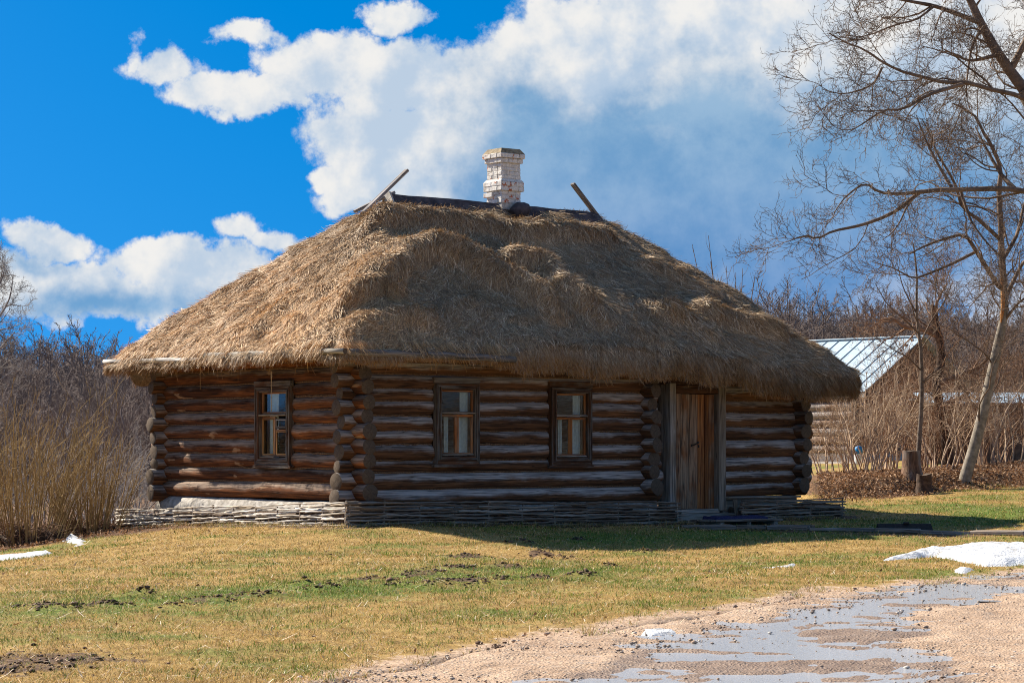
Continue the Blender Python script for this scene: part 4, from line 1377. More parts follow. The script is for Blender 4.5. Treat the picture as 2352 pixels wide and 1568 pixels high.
    for k_ in range(60):
        v = rng.uniform(0, 6.2); P.append((EV['u0'] + .02, v, 2.62)); D.append(nrm(np.array([rng.normal(0, .2), rng.normal(0, .45), -1]))); L.append(rng.uniform(.12, .38))
    for k_ in range(40):
        u = rng.uniform(-.7, 3); P.append((u, EV['v0'] + .02, 2.62)); D.append(nrm(np.array([rng.normal(0, .45), rng.normal(0, .2), -1]))); L.append(rng.uniform(.08, .28))
    P, D, L = np.array(P), np.array(D), np.array(L)
    V, q, C = blades(P, D, nrm(np.cross(D, np.array([[.7, .7, .1]]))), L, np.full(len(P), .004), rng.normal(0, .12, P.shape), straw_cols(len(P), rng, 1), .5)
    tag(mobj('loose_stalks', fast_mesh('loose_stalks', V, [q], M['straw'], False, color=C), roof), kind='stuff')
build_straw()

def wpole(name, pts, rad, mat, parent, n=10):
    mb = MB()
    mb.tube(pts, rad, n, m=0, mcap=1)
    return mb.build(name, [mat, M['log_end']], parent, smooth=True)
def seg(a, b, n, wob=.008):
    a, b = Vector(a), Vector(b)
    return [a.lerp(b, k / (n - 1)) + Vector((random.uniform(-wob, wob), random.uniform(-wob, wob), random.uniform(-wob, wob))) for k in range(n)]
# eave poles
va, za = fvz(103, 361, EV['u0'] - .06); vb, zb = fvz(345, 350.5, EV['u0'] - .06)
mid = (va + vb) / 2 + .3
wpole('eave_pole', seg((EV['u0'] - .035, va, za), (EV['u0'] - .035, mid, (za + zb) / 2 - .03), 12), [.036] * 12, M['pole_pale'], cabin)
wpole('eave_pole', seg((EV['u0'] - .035, mid + .12, (za + zb) / 2 + .03), (EV['u0'] - .035, EV['v0'] - .10, zb), 12), [.042] * 12, M['pole_pale'], cabin)
ua, za2 = fuz(346, 351.0, EV['v0'] - .07); ub, zb2 = fuz(500, 358.5, EV['v0'] - .07)
um = (ua + ub) / 2 + .2
wpole('eave_pole', seg((ua + .05, EV['v0'] - .07, za2), (um + .3, EV['v0'] - .07, (za2 + zb2) / 2), 12), [.05] * 12, M['pole_grey'], cabin)
wpole('eave_pole', seg((um - .2, EV['v0'] - .10, (za2 + zb2) / 2 + .01), (ub + .3, EV['v0'] - .06, zb2), 12), [.052] * 12, M['pole_grey'], cabin)
# rafter feet and purlin ends under the eave
for (u, v, ln) in ((.15, -.62, .9), (1.25, -.60, .9), (3.0, -.7, .9), (5.0, -.7, .9), (7.6, -.7, .9), (9.0, -.7, .9)):
    wpole('rafter', seg((u, v, 2.58), (u, .9, 2.58 + .62), 5, .004), [.065] * 5, M['pole_grey'], cabin)
for v in (.4, 1.8, 3.2, 4.6, 6.0):
    wpole('rafter', seg((EV['u0'] + .08, v, 2.58), (.7, v, 3.0), 5, .004), [.055] * 5, M['log'], cabin)
wpole('wall_plate', seg((-.55, -.33, 2.57), (9.7, -.33, 2.55), 10, .006), [.075] * 10, M['log'], cabin)
wpole('wall_plate', seg((-.36, -.6, 2.60), (-.36, 6.1, 2.58), 10, .006), [.07] * 10, M['log_left'], cabin)

# ---- ridge
mb = MB()
prof = [(-.34, -.20), (-.17, .0), (-.05, .12), (.05, .12), (.17, 0), (.34, -.20), (.30, -.26), (-.30, -.26)]
nn = 14
vs, fs = [], []
for k in range(nn):
    u = RU0 - .06 + (RU1 - RU0 + .10) * k / (nn - 1)
    for (a, b) in prof:
        vs.append((u, RV + a + random.uniform(-.012, .012), 5.295 - .05 * k / (nn - 1) + b + random.uniform(-.012, .012)))
np_ = len(prof)
for k in range(nn - 1):
    for j in range(np_):
        fs.append([k * np_ + j, k * np_ + (j + 1) % np_, (k + 1) * np_ + (j + 1) % np_, (k + 1) * np_ + j])
fs += [list(range(np_))[::-1], [(nn - 1) * np_ + j for j in range(np_)]]
mb.add(vs, fs)
ridge = mb.build('ridge_cover', M['felt'], roof)
mb = MB()
mb.prism([(RV - .32, 5.04), (RV + .32, 5.04), (RV + .05, 5.45), (RV - .05, 5.45)], 0, RU0 - .10, RU0 - .065, 1)
mb.build('gable_board', M['tin'], roof)
def ridge_plank(p0, p1, v, w_, name='ridge_plank', mat='pole_grey'):
    a = fuz(p0[0] / 2.297, p0[1] / 2.297, v); b = fuz(p1[0] / 2.297, p1[1] / 2.297, v)
    A, B = Vector((a[0], v, a[1])), Vector((b[0], v, b[1]))
    d = B - A
    m = d.to_track_quat('X', 'Z').to_matrix()
    mb = MB(); mb.box((A + B) / 2, (d.length, w_, .05), 0, .006, mat=m)
    mb.build(name, M[mat], roof)
ridge_plank((835, 487), (935, 390), RV - .10, .10)
ridge_plank((815, 485), (905, 441), RV + .12, .09)
ridge_plank((1375, 500), (1315, 421), RV - .02, .10)
# wire down the left hip
wa = fuz(845 / 2.297, 463 / 2.297, RV); wb = fvz(700 / 2.297, 535 / 2.297, 1.2)
mb = MB(); mb.tube([(2.45, RV + .1, 5.26), (2.15, RV + .5, 5.05), (1.9, RV + .9, 4.86)], [.004] * 3, 5); mb.build('wire', M['iron'], roof)

# ---- chimney
CU, CV = 5.04, RV + .05
def chimney():
    core = MB()
    core.box((0, 0, .38), (.395, .395, .95), 2, .004)
    core.box((0, 0, .435), (.485, .485, .150), 2, .004); core.box((0, 0, .955), (.50, .50, .07), 2, .004); core.box((0, 0, .875), (.455, .455, .072), 2, .004)
    root = core.build('chimney', M['mortar'], cabin, (CU, CV, 5.25))
    bm = {}
    def course(w, z0, z1, odd, j=.004):
        h = z1 - z0
        for s in range(4):
            a = s * math.pi / 2
            ln = [w * .62, w * .38 - .12 + .0] if odd else [w * .40, w - .12 - w * .40]
            ln = [w * .5 - .03, w * .5 - .09] if odd else [w * .34, w * .66 - .12]
            x = -w / 2
            for l in ln:
                if l < .03: continue
                key = (round(l, 3), round(h, 3), random.randint(0, 1))
                if key not in bm:
                    b = MB(); b.box((0, 0, 0), (l - .003, .113, h - .003), 0, .008, jit=.004); bm[key] = b.mesh('brick', M['brick'])
                c = Vector((x + l / 2, -(w / 2 - .0565), 0)); x += l
                c.rotate(Matrix.Rotation(a, 3, 'Z'))
                o = bpy.data.objects.new('brick', bm[key])
                o.location = (c.x + random.uniform(-j, j), c.y + random.uniform(-j, j), (z0 + z1) / 2 - 5.25)
                o.rotation_euler = (0, 0, a)
                link(o, root)
    zz = 5.40
    for k in range(3): course(.42, zz, zz + .07, k % 2); zz += .07
    zz = 5.605
    for k in range(2): course(.505, zz, zz + .08, k % 2); zz += .08
    # sloping mortar shoulder
    def slope(w0, w1, z0, z1, mat, name):
        vs = [(sx * w / 2, sy * w / 2, z - 5.25) for (w, z) in ((w0, z0), (w1, z1)) for (sx, sy) in ((-1, -1), (1, -1), (1, 1), (-1, 1))]
        m = MB(); m.add(vs, [[3, 2, 1, 0], [4, 5, 6, 7], [0, 1, 5, 4], [1, 2, 6, 5], [2, 3, 7, 6], [3, 0, 4, 7]])
        m.build(name, mat, root)
    slope(.495, .425, 5.766, 5.812, M['brick'], 'shoulder')
    zz = 5.812
    for k in range(4): course(.415, zz, zz + .068, k % 2); zz += .068
    course(.478, 6.085, 6.165, 0)
    course(.535, 6.166, 6.246, 1)
    slope(.525, .40, 6.246, 6.335, M['cap_mortar'], 'cap')
    b = MB(); b.box((-.215, .12, .295), (.09, .24, .075), 1, .006); b.build('brick', M['brick'], root)
    fl = MB()
    fl.tube([(-.05, -.30, -.06), (.1, -.29, .04), (.26, -.24, .06), (.34, -.05, .02)], [.10, .13, .12, .08], 8)
    fl.build('flashing', M['felt'], root, smooth=True)
chimney()

# ------------------------------------------------------------------ wattle fences
def wattle(loc0, loc1, zb, zt, label, mat, rows, seed, stake_gap=.62, endx=(.0, .0), fill=True, fill_side=1):
    """woven strip between two cabin-frame points (u, v); heights at both ends"""
    rg = random.Random(seed)
    A = Vector((*H(*loc0), 0)); B = Vector((*H(*loc1), 0))
    d = (B - A); ln = d.length; ang = math.atan2(d.y, d.x)
    root = empty('wattle_fence', (A.x, A.y, 0), ang)
    tag(root, label, 'fence', 'wattle fences round the cabin foot')
    ns = int(ln / stake_gap) + 1
    zbf = lambda x: zb[0] + (zb[1] - zb[0]) * x / ln
    ztf = lambda x: zt[0] + (zt[1] - zt[0]) * x / ln
    sx = [ln * k / (ns - 1) for k in range(ns)]
    for k, x in enumerate(sx):
        mb = MB()
        x = min(max(x, .03), ln - .03)
        mb.tube([(x + rg.uniform(-.02, .02), 0, zbf(x) - .15), (x, 0, (zbf(x) + ztf(x)) / 2), (x + rg.uniform(-.02, .02), 0, ztf(x) + rg.uniform(-.05, .02))], [.014, .013, .012], 7)
        mb.build('stake', M['withe_dark'], root)
    for r in range(rows):
        f = (r + .5) / rows
        x = -rg.uniform(0, .06)
        par = r % 2
        while x < ln - .25:
            L = rg.uniform(1.5, 2.7)
            x1 = min(ln + rg.uniform(.0, .07), x + L)
            if ln - x1 < .5: x1 = ln + rg.uniform(.0, .07)
            n = max(6, int((x1 - x) / .09))
            pts, rad = [], []
            r0 = rg.uniform(.0145, .0205)
            ph = rg.uniform(-.15, .15)
            for k in range(n + 1):
                xx = x + (x1 - x) * k / n
                y = math.sin((xx / (ln / (ns - 1)) + par) * math.pi + ph) * .031
                z = zbf(min(max(xx, 0), ln)) + (ztf(min(max(xx, 0), ln)) - zbf(min(max(xx, 0), ln))) * f
                z += .010 * math.sin(xx * 2.1 + r * 2.3) + rg.uniform(-.006, .006)
                pts.append((xx, y + rg.uniform(-.004, .004), z)); rad.append(r0 * (1.1 - .45 * k / n))
            mb = MB(); mb.tube(pts, rad, 7)
            mb.build('withe', mat, root, smooth=True)
            x = x1 - rg.uniform(.02, .22)
    if fill:
        mb = MB(); n = 14
        for k in range(n):
            x = ln * (k + .5) / n
            z1 = ztf(x) - .12 + rg.uniform(-.04, .03); z0 = zbf(x) - .2
            mb.box((x, fill_side * .21, (z0 + z1) / 2), (ln / n + .02, .30, z1 - z0), 0, .03, jit=.02)
        mb.build('earth_fill', M['soil'], root)
    return root
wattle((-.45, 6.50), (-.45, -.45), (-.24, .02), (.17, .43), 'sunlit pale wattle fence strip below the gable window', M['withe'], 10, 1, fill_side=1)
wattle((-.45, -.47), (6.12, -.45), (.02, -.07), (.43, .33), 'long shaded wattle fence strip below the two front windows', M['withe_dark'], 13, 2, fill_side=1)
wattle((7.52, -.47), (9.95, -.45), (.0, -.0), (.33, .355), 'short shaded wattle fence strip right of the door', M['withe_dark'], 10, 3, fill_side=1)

# string hanging in front of the gable window
mb = MB()
vs_, zs_ = fvz(271.3, 372, -.62); ve_, ze_ = fvz(271.8, 411, -.62)
mb.tube([(0, 0, .02), (.004, 0, -.06), (0, .004, -.10), (0, 0, -.3), (.002, .003, ze_ - zs_)], [.008, .014, .007, .005, .005], 6)
wx, wy = H(-.62, vs_)
tag(mb.build('string', M['rope'], None, (wx, wy, zs_)), 'thin knotted string hanging from the eave before the gable window', 'string')

# step platform with mat, boards, plank walk
def top_board(name, label, cat, size, loc, rot, mat, group=None, jit=.006):
    mb = MB(); mb.box((0, 0, 0), size, 0, .006, jit=jit)
    o = mb.build(name, M[mat], None, loc, rot)
    return tag(o, label, cat, group)
pu, pv = 6.95, -.95
px_, py_ = H(pu, pv)
zg = surf1(px_, py_)
plat = empty('step_platform', (px_, py_, zg), TH)
tag(plat, 'low plank platform in front of the cabin door', 'platform')
ztop = .085
for k in range(4):
    mb = MB(); mb.box((0, -.24 + k * .16, ztop), (1.5, .152, .035), 0, .005, jit=.004); mb.build('plank', M['walk_plank'], plat)
for k in (-.6, 0, .6):
    mb = MB(); mb.box((k, 0, (ztop - .02 - .08) / 2), (.09, .6, ztop + .06), 1, .005); mb.build('bearer', M['walk_plank'], plat)
def doormat():
    n, k = 46, 20
    V = []
    X, Y = np.meshgrid(np.linspace(-.62, .58, n), np.linspace(-.17, .20, k))
    Z = .012 + fbm(X * 9, Y * 9, 0, 77, 3) * .06
    Z[0] = .0; Z[-1] = 0; Z[:, 0] = 0; Z[:, -1] = 0
    X = X + (fbm(X * 3, Y * 3, 0, 78, 2) - .5) * .05; Y = Y + (fbm(X * 3, Y * 3, 5, 79, 2) - .5) * .05
    V = np.stack([X, Y, Z], -1).reshape(-1, 3)
    idx = np.arange(n * k).reshape(k, n)
    q = np.stack([idx[:-1, :-1], idx[:-1, 1:], idx[1:, 1:], idx[1:, :-1]], -1).reshape(-1, 4)
    o = mobj('doormat', fast_mesh('doormat', V, [q], M['mat'], True), None, (px_, py_, zg + ztop + .019), (0, 0, TH))
    tag(o, 'crumpled dark blue mat on the platform before the door', 'doormat')
doormat()
bx, by = H(7.50, -.34)
top_board('offcut_board', 'taller offcut board leaning by the right door post', 'board', (.30, .08, .02), (bx, by, .20), (R(10), R(-98), TH), 'plank_grey', 'offcut boards by the door')
bx, by = H(7.66, -.36)
top_board('offcut_board', 'short brown offcut board leaning against the end of the short wattle strip', 'board', (.26, .16, .02), (bx, by, .16), (R(14), R(-84), TH), 'door_grey', 'offcut boards by the door')

def plank_walk():
    pts = [(1570, 1212), (1660, 1213), (1800, 1217), (1930, 1221), (2050, 1222), (2150, 1223), (2260, 1225), (2352, 1229), (2460, 1232)]
    W = [dground(*p) for p in pts]
    x0, y0 = W[0]
    root = empty('plank_walk', (x0, y0, surf1(x0, y0)))
    tag(root, 'walk of weathered planks running from the door to the right', 'plank walk')
    zr = surf1(x0, y0)
    rg = random.Random(9)
    cum = [0]
    for a, b in zip(W[:-1], W[1:]): cum.append(cum[-1] + math.hypot(b[0] - a[0], b[1] - a[1]))
    def pos(s): return (np.interp(s, cum, [p[0] for p in W]), np.interp(s, cum, [p[1] for p in W]))
    s = 0
    k = 0
    while s < cum[-1] - .3:
        l = rg.uniform(.5, 1.3)
        a = pos(s); b = pos(min(s + l, cum[-1]))
        for row in (0, 1):
            if row == 1 and rg.random() < .35: continue
            ang = math.atan2(b[1] - a[1], b[0] - a[0]) + rg.uniform(-.05, .05)
            cx, cy = (a[0] + b[0]) / 2 - math.sin(ang) * row * .22, (a[1] + b[1]) / 2 + math.cos(ang) * row * .22
            mb = MB(); mb.box((0, 0, 0), (l - .03, .19, .06), 0, .008, jit=.008)
            mb.build('plank', M['walk_plank'], root, (cx - x0, cy - y0, surf1(cx, cy) - zr + .035 + rg.uniform(-.008, .012)), (rg.uniform(-.05, .05), rg.uniform(-.02, .02), ang))
        s += l
plank_walk()
sx_, sy_ = dground(2080, 1219)
sy_ += .12
mb = MB()
hgt = .11
W2 = .42
mb.add([(-W2 - .02, -.10, 0), (W2 + .02, -.10, 0), (W2 + .02, .10, 0), (-W2 - .02, .10, 0), (-W2, -.02, hgt), (W2, -.02, hgt), (W2, .06, hgt), (-W2, .06, hgt)],
       [[3, 2, 1, 0], [4, 5, 6, 7], [0, 1, 5, 4], [1, 2, 6, 5], [2, 3, 7, 6], [3, 0, 4, 7]])
root = mb.build('boot_scraper', M['iron'], None, (sx_, sy_, surf1(sx_, sy_) + .02), (0, 0, .03))
tag(root, 'low dark wedge-shaped boot scraper beside the plank walk', 'boot scraper')
mb = MB(); mb.box((.02, -.05, hgt + .012), (.09, .05, .03), 0); mb.build('lug', M['iron'], root)
# ------------------------------------------------------------------ bare trees and shrubs
def resample(pts, k):
    P = np.array([tuple(p) for p in pts], float)
    # Catmull-Rom through the given points
    Q = np.vstack([2 * P[0] - P[1], P, 2 * P[-1] - P[-2]])
    out = []
    n = len(P) - 1
    for s in np.linspace(0, n, k):
        i = min(int(s), n - 1); t = s - i
        p0, p1, p2, p3 = Q[i], Q[i + 1], Q[i + 2], Q[i + 3]
        out.append(.5 * ((2 * p1) + (-p0 + p2) * t + (2 * p0 - 5 * p1 + 4 * p2 - p3) * t * t + (-p0 + 3 * p1 - 3 * p2 + p3) * t ** 3))
    return np.array(out)
def spawn(P, Rd, m, kc, ang, ratio, wig, up, rng, rr=.6, tmin=.2, rmin=.003, lmax=9., lmin=.05, tip=.35, flat=0.0, rmax=.05):
    B, k, _ = P.shape
    N = B * m
    par = np.repeat(np.arange(B), m)
    t = np.clip(tmin + (1 - tmin) * ((np.tile(np.arange(m), B) + rng.random(N)) / m), 0, .999)
    f = t * (k - 1); i = f.astype(int); fr = (f - i)[:, None]
    base = P[par, i] * (1 - fr) + P[par, i + 1] * fr
    T = nrm(P[par, i + 1] - P[par, i])
    rb = Rd[par, i] * (1 - fr[:, 0]) + Rd[par, i + 1] * fr[:, 0]
    Lp = np.linalg.norm(np.diff(P, axis=1), axis=2).sum(1)[par]
    q = rng.normal(0, 1, (N, 3)); q[:, 2] *= (1 - flat)
    perp = nrm(np.cross(T, np.cross(q, T)))
    a = R(ang) * rng.uniform(.6, 1.35, N)
    D = nrm(T * np.cos(a)[:, None] + perp * np.sin(a)[:, None])
    L = np.clip(Lp * ratio * (1.2 - .65 * t) * rng.uniform(.55, 1.35, N), lmin, lmax)
    out = np.zeros((N, kc, 3)); out[:, 0] = base
    d = D
    for s in range(1, kc):
        out[:, s] = out[:, s - 1] + d * (L / (kc - 1))[:, None]
        d = nrm(d + rng.normal(0, wig, (N, 3)) + np.array([[0, 0, up]]))
    r0 = np.clip(rb * rr * rng.uniform(.7, 1.0, N), rmin, rmax)
    Rc = r0[:, None] * np.linspace(1, tip, kc)[None] ; Rc = np.maximum(Rc, rmin * .7)
    return out, Rc
def limb(pts, Y, r0, r1, k=12, Y1=None):
    """limb from view pixels at a depth"""
    n = len(pts)
    Y1 = Y if Y1 is None else Y1
    W = [dat(x, y, Y + (Y1 - Y) * i / (n - 1)) for i, (x, y) in enumerate(pts)]
    return resample(W, k), np.linspace(r0, r1, k)
def bare_tree(name, label, limbs, levels, seed, mat_t, mat_b, origin, group='bare trees', cat='tree', trunk_n=1, trunk_mat2=None):
    """limbs: list of (P, R); the first trunk_n form the trunk, everything else the crown"""
    rng = np.random.default_rng(seed)
    root = empty(name, origin)
    tag(root, label, cat, group)
    o = np.array(origin)[None, None]
    tr = [(P[None] - o, Rd[None], 10) for P, Rd in limbs[:trunk_n]]
    mobj('trunk', lines_mesh('trunk', tr, mat_t), root)
    gr = [(P[None] - o, Rd[None], 7) for P, Rd in limbs[trunk_n:]]
    cur = [(P[None], Rd[None]) for P, Rd in limbs]
    for li, lv in enumerate(levels):
        nxt = []
        for P, Rd in cur:
            kw = dict(lv)
            c = spawn(P, Rd, rng=rng, **kw)
            nxt.append(c); gr.append((c[0] - o, c[1], 4 if li == 0 else 3))
        Ps = np.concatenate([c[0] for c in nxt]); Rs = np.concatenate([c[1] for c in nxt])
        cur = [(Ps, Rs)]
    mobj('crown', lines_mesh('crown', gr, mat_b), root)
    return root
def on(px_or_x, Y, disp=True):
    X = tpx(px_or_x / 2.297 if disp else px_or_x) * Y
    return (X, Y, surf1(X, Y))

# the leaning tree with the bare orange streak
Yt = 50.0
tl = [limb([(2206, 1132), (2245, 1000), (2268, 900), (2290, 800), (2306, 720), (2305, 650)], Yt, .125, .075, 14),
      limb([(2305, 655), (2300, 571), (2298, 505), (2294, 439), (2298, 387), (2275, 330), (2258, 303), (2237, 264), (2188, 237)], Yt, .075, .018, 16),
      limb([(2298, 550), (2250, 505), (2211, 475), (2197, 431), (2180, 396), (2153, 352), (2136, 308), (2118, 273)], Yt, .045, .010, 14, Yt - 1),
      limb([(2303, 660), (2289, 650), (2245, 580), (2215, 540), (2166, 549), (2118, 567), (2087, 584)], Yt, .06, .012, 12, Yt - .8),
      limb([(2240, 578), (2184, 606), (2131, 628), (2096, 637), (2052, 615), (2004, 601)], Yt - .2, .035, .008, 12, Yt - 1.4),
      limb([(2306, 690), (2330, 640), (2352, 600), (2390, 560), (2420, 500)], Yt, .05, .015, 10, Yt + .6),
      limb([(2300, 600), (2335, 540), (2352, 470), (2375, 400)], Yt, .05, .015, 10, Yt + 1),
      limb([(2304, 740), (2345, 690), (2400, 660)], Yt, .035, .01, 8, Yt - .5)]
LV = [dict(m=6, kc=8, ang=46, ratio=.36, wig=.2, up=.02, rr=.55, tmin=.12, rmin=.008, lmax=2.2, rmax=.022, lmin=.8),
      dict(m=6, kc=7, ang=48, ratio=.58, wig=.22, up=.05, rr=.5, tmin=.15, rmin=.006, lmax=1.4, rmax=.012, lmin=.5),
      dict(m=5, kc=6, ang=48, ratio=.58, wig=.24, up=.07, rr=.6, tmin=.12, rmin=.0045, lmax=.8, lmin=.28),
      dict(m=4, kc=5, ang=46, ratio=.55, wig=.28, up=.10, rr=.65, tmin=.15, rmin=.0036, lmax=.4, lmin=.14)]
t = bare_tree('bare_tree', 'leaning bare tree with pale trunk and orange bare streak', tl, LV, 21, M['bark_light'], M['twig'], on(2222, Yt))
o0 = np.array(t.location)
st_pts = resample([dat(2299, 740, Yt - .10), dat(2304, 700, Yt - .10), dat(2303, 660, Yt - .09), dat(2300, 630, Yt - .08)], 8)
mobj('bare_streak', lines_mesh('bare_streak', [((st_pts - o0)[None], np.array([[.01, .03, .035, .04, .04, .035, .03, .01]]), 8)], M['bark_orange']), t)

# big tree standing just outside the frame
Yb = 46.0
tb = [limb([(2475, 1100), (2462, 900), (2445, 650), (2425, 450), (2395, 290), (2352, 206)], Yb, .34, .15, 16),
      limb([(2352, 206), (2320, 163), (2281, 105), (2250, 48), (2228, 0), (2195, -60), (2150, -140)], Yb, .115, .05, 14),
      limb([(2430, 470), (2400, 448), (2352, 439), (2307, 433), (2206, 435), (2118, 439), (2083, 466), (2043, 492), (1986, 514), (1947, 523), (1911, 531), (1876, 547), (1850, 540), (1815, 552)], Yb, .062, .010, 24, Yb - 2.5),
      limb([(2118, 439), (2074, 444), (2021, 441), (1986, 422), (1942, 452), (1916, 488)], Yb - 1.2, .038, .008, 12, Yb - 2),
      limb([(2405, 330), (2390, 260), (2352, 224), (2272, 204), (2219, 189), (2171, 189), (2118, 176), (2070, 163), (2026, 141), (1986, 114), (1942, 97), (1905, 76)], Yb, .055, .010, 20, Yb - 2.2),
      limb([(2210, 193), (2162, 207), (2127, 220), (2074, 250), (2030, 253), (1986, 281), (1950, 303)], Yb - 1, .04, .008, 12, Yb - 2.6),
      limb([(2026, 155), (2008, 189), (1977, 206), (1933, 215), (1890, 205)], Yb - 1.6, .025, .007, 10, Yb - 2),
      limb([(2246, 50), (2197, 31), (2144, 13), (2096, 4), (2052, -4), (1980, -10), (1900, -18)], Yb - .3, .05, .010, 12, Yb - 1.5),
      limb([(2144, 15), (2105, 44), (2056, 57), (1986, 83), (1940, 80)], Yb - .8, .025, .007, 10, Yb - 1.8),
      limb([(2285, 127), (2250, 136), (2224, 138), (2197, 127), (2162, 110)], Yb - .1, .04, .01, 10, Yb - 1),
      limb([(2260, 60), (2235, 100), (2225, 150), (2220, 200), (2222, 235)], Yb - .1, .03, .009, 10, Yb - .6),
      limb([(2206, 435), (2230, 505), (2270, 560), (2310, 600)], Yb - .6, .03, .008, 10, Yb - 1.2),
      limb([(2190, 437), (2165, 395), (2140, 350), (2118, 300), (2105, 265)], Yb - .6, .035, .009, 10, Yb - .3),
      limb([(2330, 432), (2300, 400), (2265, 340), (2240, 290)], Yb - .1, .05, .012, 10, Yb + .6),
      limb([(2320, 163), (2370, 60), (2400, -40)], Yb, .07, .03, 8)]
LVB = [dict(m=6, kc=8, ang=46, ratio=.32, wig=.2, up=.0, rr=.55, tmin=.12, rmin=.008, lmax=2.4, rmax=.024, lmin=.9),
       dict(m=7, kc=7, ang=50, ratio=.58, wig=.22, up=.03, rr=.5, tmin=.10, rmin=.006, lmax=1.4, rmax=.012, lmin=.5),
       dict(m=5, kc=6, ang=48, ratio=.58, wig=.25, up=.05, rr=.6, tmin=.12, rmin=.0045, lmax=.8, lmin=.28),
       dict(m=3, kc=5, ang=46, ratio=.55, wig=.30, up=.08, rr=.65, tmin=.12, rmin=.0034, lmax=.4, lmin=.14)]
bare_tree('bare_tree', 'large bare tree whose long limbs reach in from the right edge', tb, LVB, 22, M['bark'], M['twig'], on(2475, Yb))

# straight sapling by the stump
Ys = 51.0
ts = [limb([(2108, 1075), (2112, 1000), (2117, 920), (2116, 816), (2110, 763), (2105, 714), (2106, 632), (2098, 560)], Ys, .055, .015, 14),
      limb([(2110, 765), (2080, 735), (2040, 700), (2010, 650)], Ys, .02, .006, 8, Ys - .6), limb([(2112, 790), (2140, 735), (2170, 690), (2190, 640)], Ys, .02, .006, 8, Ys + .5),
      limb([(2106, 720), (2075, 660), (2060, 600)], Ys, .018, .006, 8), limb([(2116, 850), (2085, 820), (2050, 800), (2010, 770)], Ys, .018, .005, 8, Ys - .5),
      limb([(2116, 880), (2150, 850), (2190, 835)], Ys, .016, .005, 8, Ys - .4)]
LVS = [dict(m=6, kc=6, ang=46, ratio=.42, wig=.2, up=.08, rr=.5, tmin=.25, rmin=.005, lmax=1.4),
       dict(m=5, kc=5, ang=46, ratio=.5, wig=.24, up=.08, rr=.6, tmin=.2, rmin=.004, lmax=.7),
       dict(m=3, kc=4, ang=46, ratio=.5, wig=.24, up=.08, rr=.6, tmin=.2, rmin=.0034, lmax=.35)]
bare_tree('bare_sapling', 'slender straight bare sapling rising behind the tall stump', ts, LVS, 23, M['bark'], M['twig'], on(2108, Ys))

# crooked old fruit tree
Yf = 57.0
tf = [limb([(2180, 1075), (2172, 1000), (2158, 930), (2150, 880), (2162, 830), (2158, 780), (2148, 745), (2146, 700)], Yf, .13, .08, 14),
      limb([(2152, 770), (2120, 755), (2080, 750), (2050, 730), (2020, 735)], Yf, .08, .02, 10), limb([(2160, 880), (2200, 862), (2250, 840), (2290, 800)], Yf, .08, .02, 10, Yf - .5),
      limb([(2165, 930), (2210, 910), (2250, 880), (2300, 860)], Yf, .06, .02, 10, Yf + .5), limb([(2148, 745), (2150, 700), (2175, 650)], Yf, .05, .015, 8)]
bare_tree('bare_tree', 'dark crooked old fruit tree standing among the shrubs', tf, LV, 24, M['bark_dark'], M['twig_brown'], on(2180, Yf))

# tree at the far left edge and shoots behind the roof
Yl = 66.0
tx = [limb([(-60, 1120), (-50, 900), (-40, 760), (-30, 640), (-20, 560)], Yl, .16, .05, 10), limb([(-42, 800), (-10, 740), (20, 690), (30, 640)], Yl, .05, .01, 8),
      limb([(-48, 860), (0, 800), (35, 760)], Yl, .05, .01, 8), limb([(-30, 680), (0, 650), (12, 610)], Yl, .04, .01, 8), limb([(-52, 920), (-10, 880), (30, 850)], Yl, .05, .01, 8)]
bare_tree('bare_tree', 'bare tree cut by the left edge above the osier bush', tx, [dict(l, lmax=l['lmax'] * .6, lmin=l['lmin'] * .6) for l in LV], 25, M['bark'], M['twig_grey'], on(-60, Yl))
Yw = 54.0
tw = [limb([(1690, 1000), (1690, 850), (1692, 760)], Yw, .09, .06, 6)] + [limb([(1690, 850), (1690 + (x - 1690) * .6, 740), (x, y)], Yw, .03, .005, 8, Yw + dz)
      for x, y, dz in ((1590, 560, .2), (1627, 540, -.3), (1632, 600, .5), (1668, 610, 0), (1690, 625, -.5), (1706, 615, .3), (1735, 625, .2), (1752, 640, -.2), (1650, 640, .3))]
bare_tree('bare_tree', 'bare fruit tree shoots showing over the roof slope right of the chimney', tw, [dict(m=5, kc=5, ang=30, ratio=.22, wig=.12, up=.12, rr=.5, tmin=.3, rmin=.004, lmax=.6)], 26, M['bark'], M['twig'], on(1690, Yw))

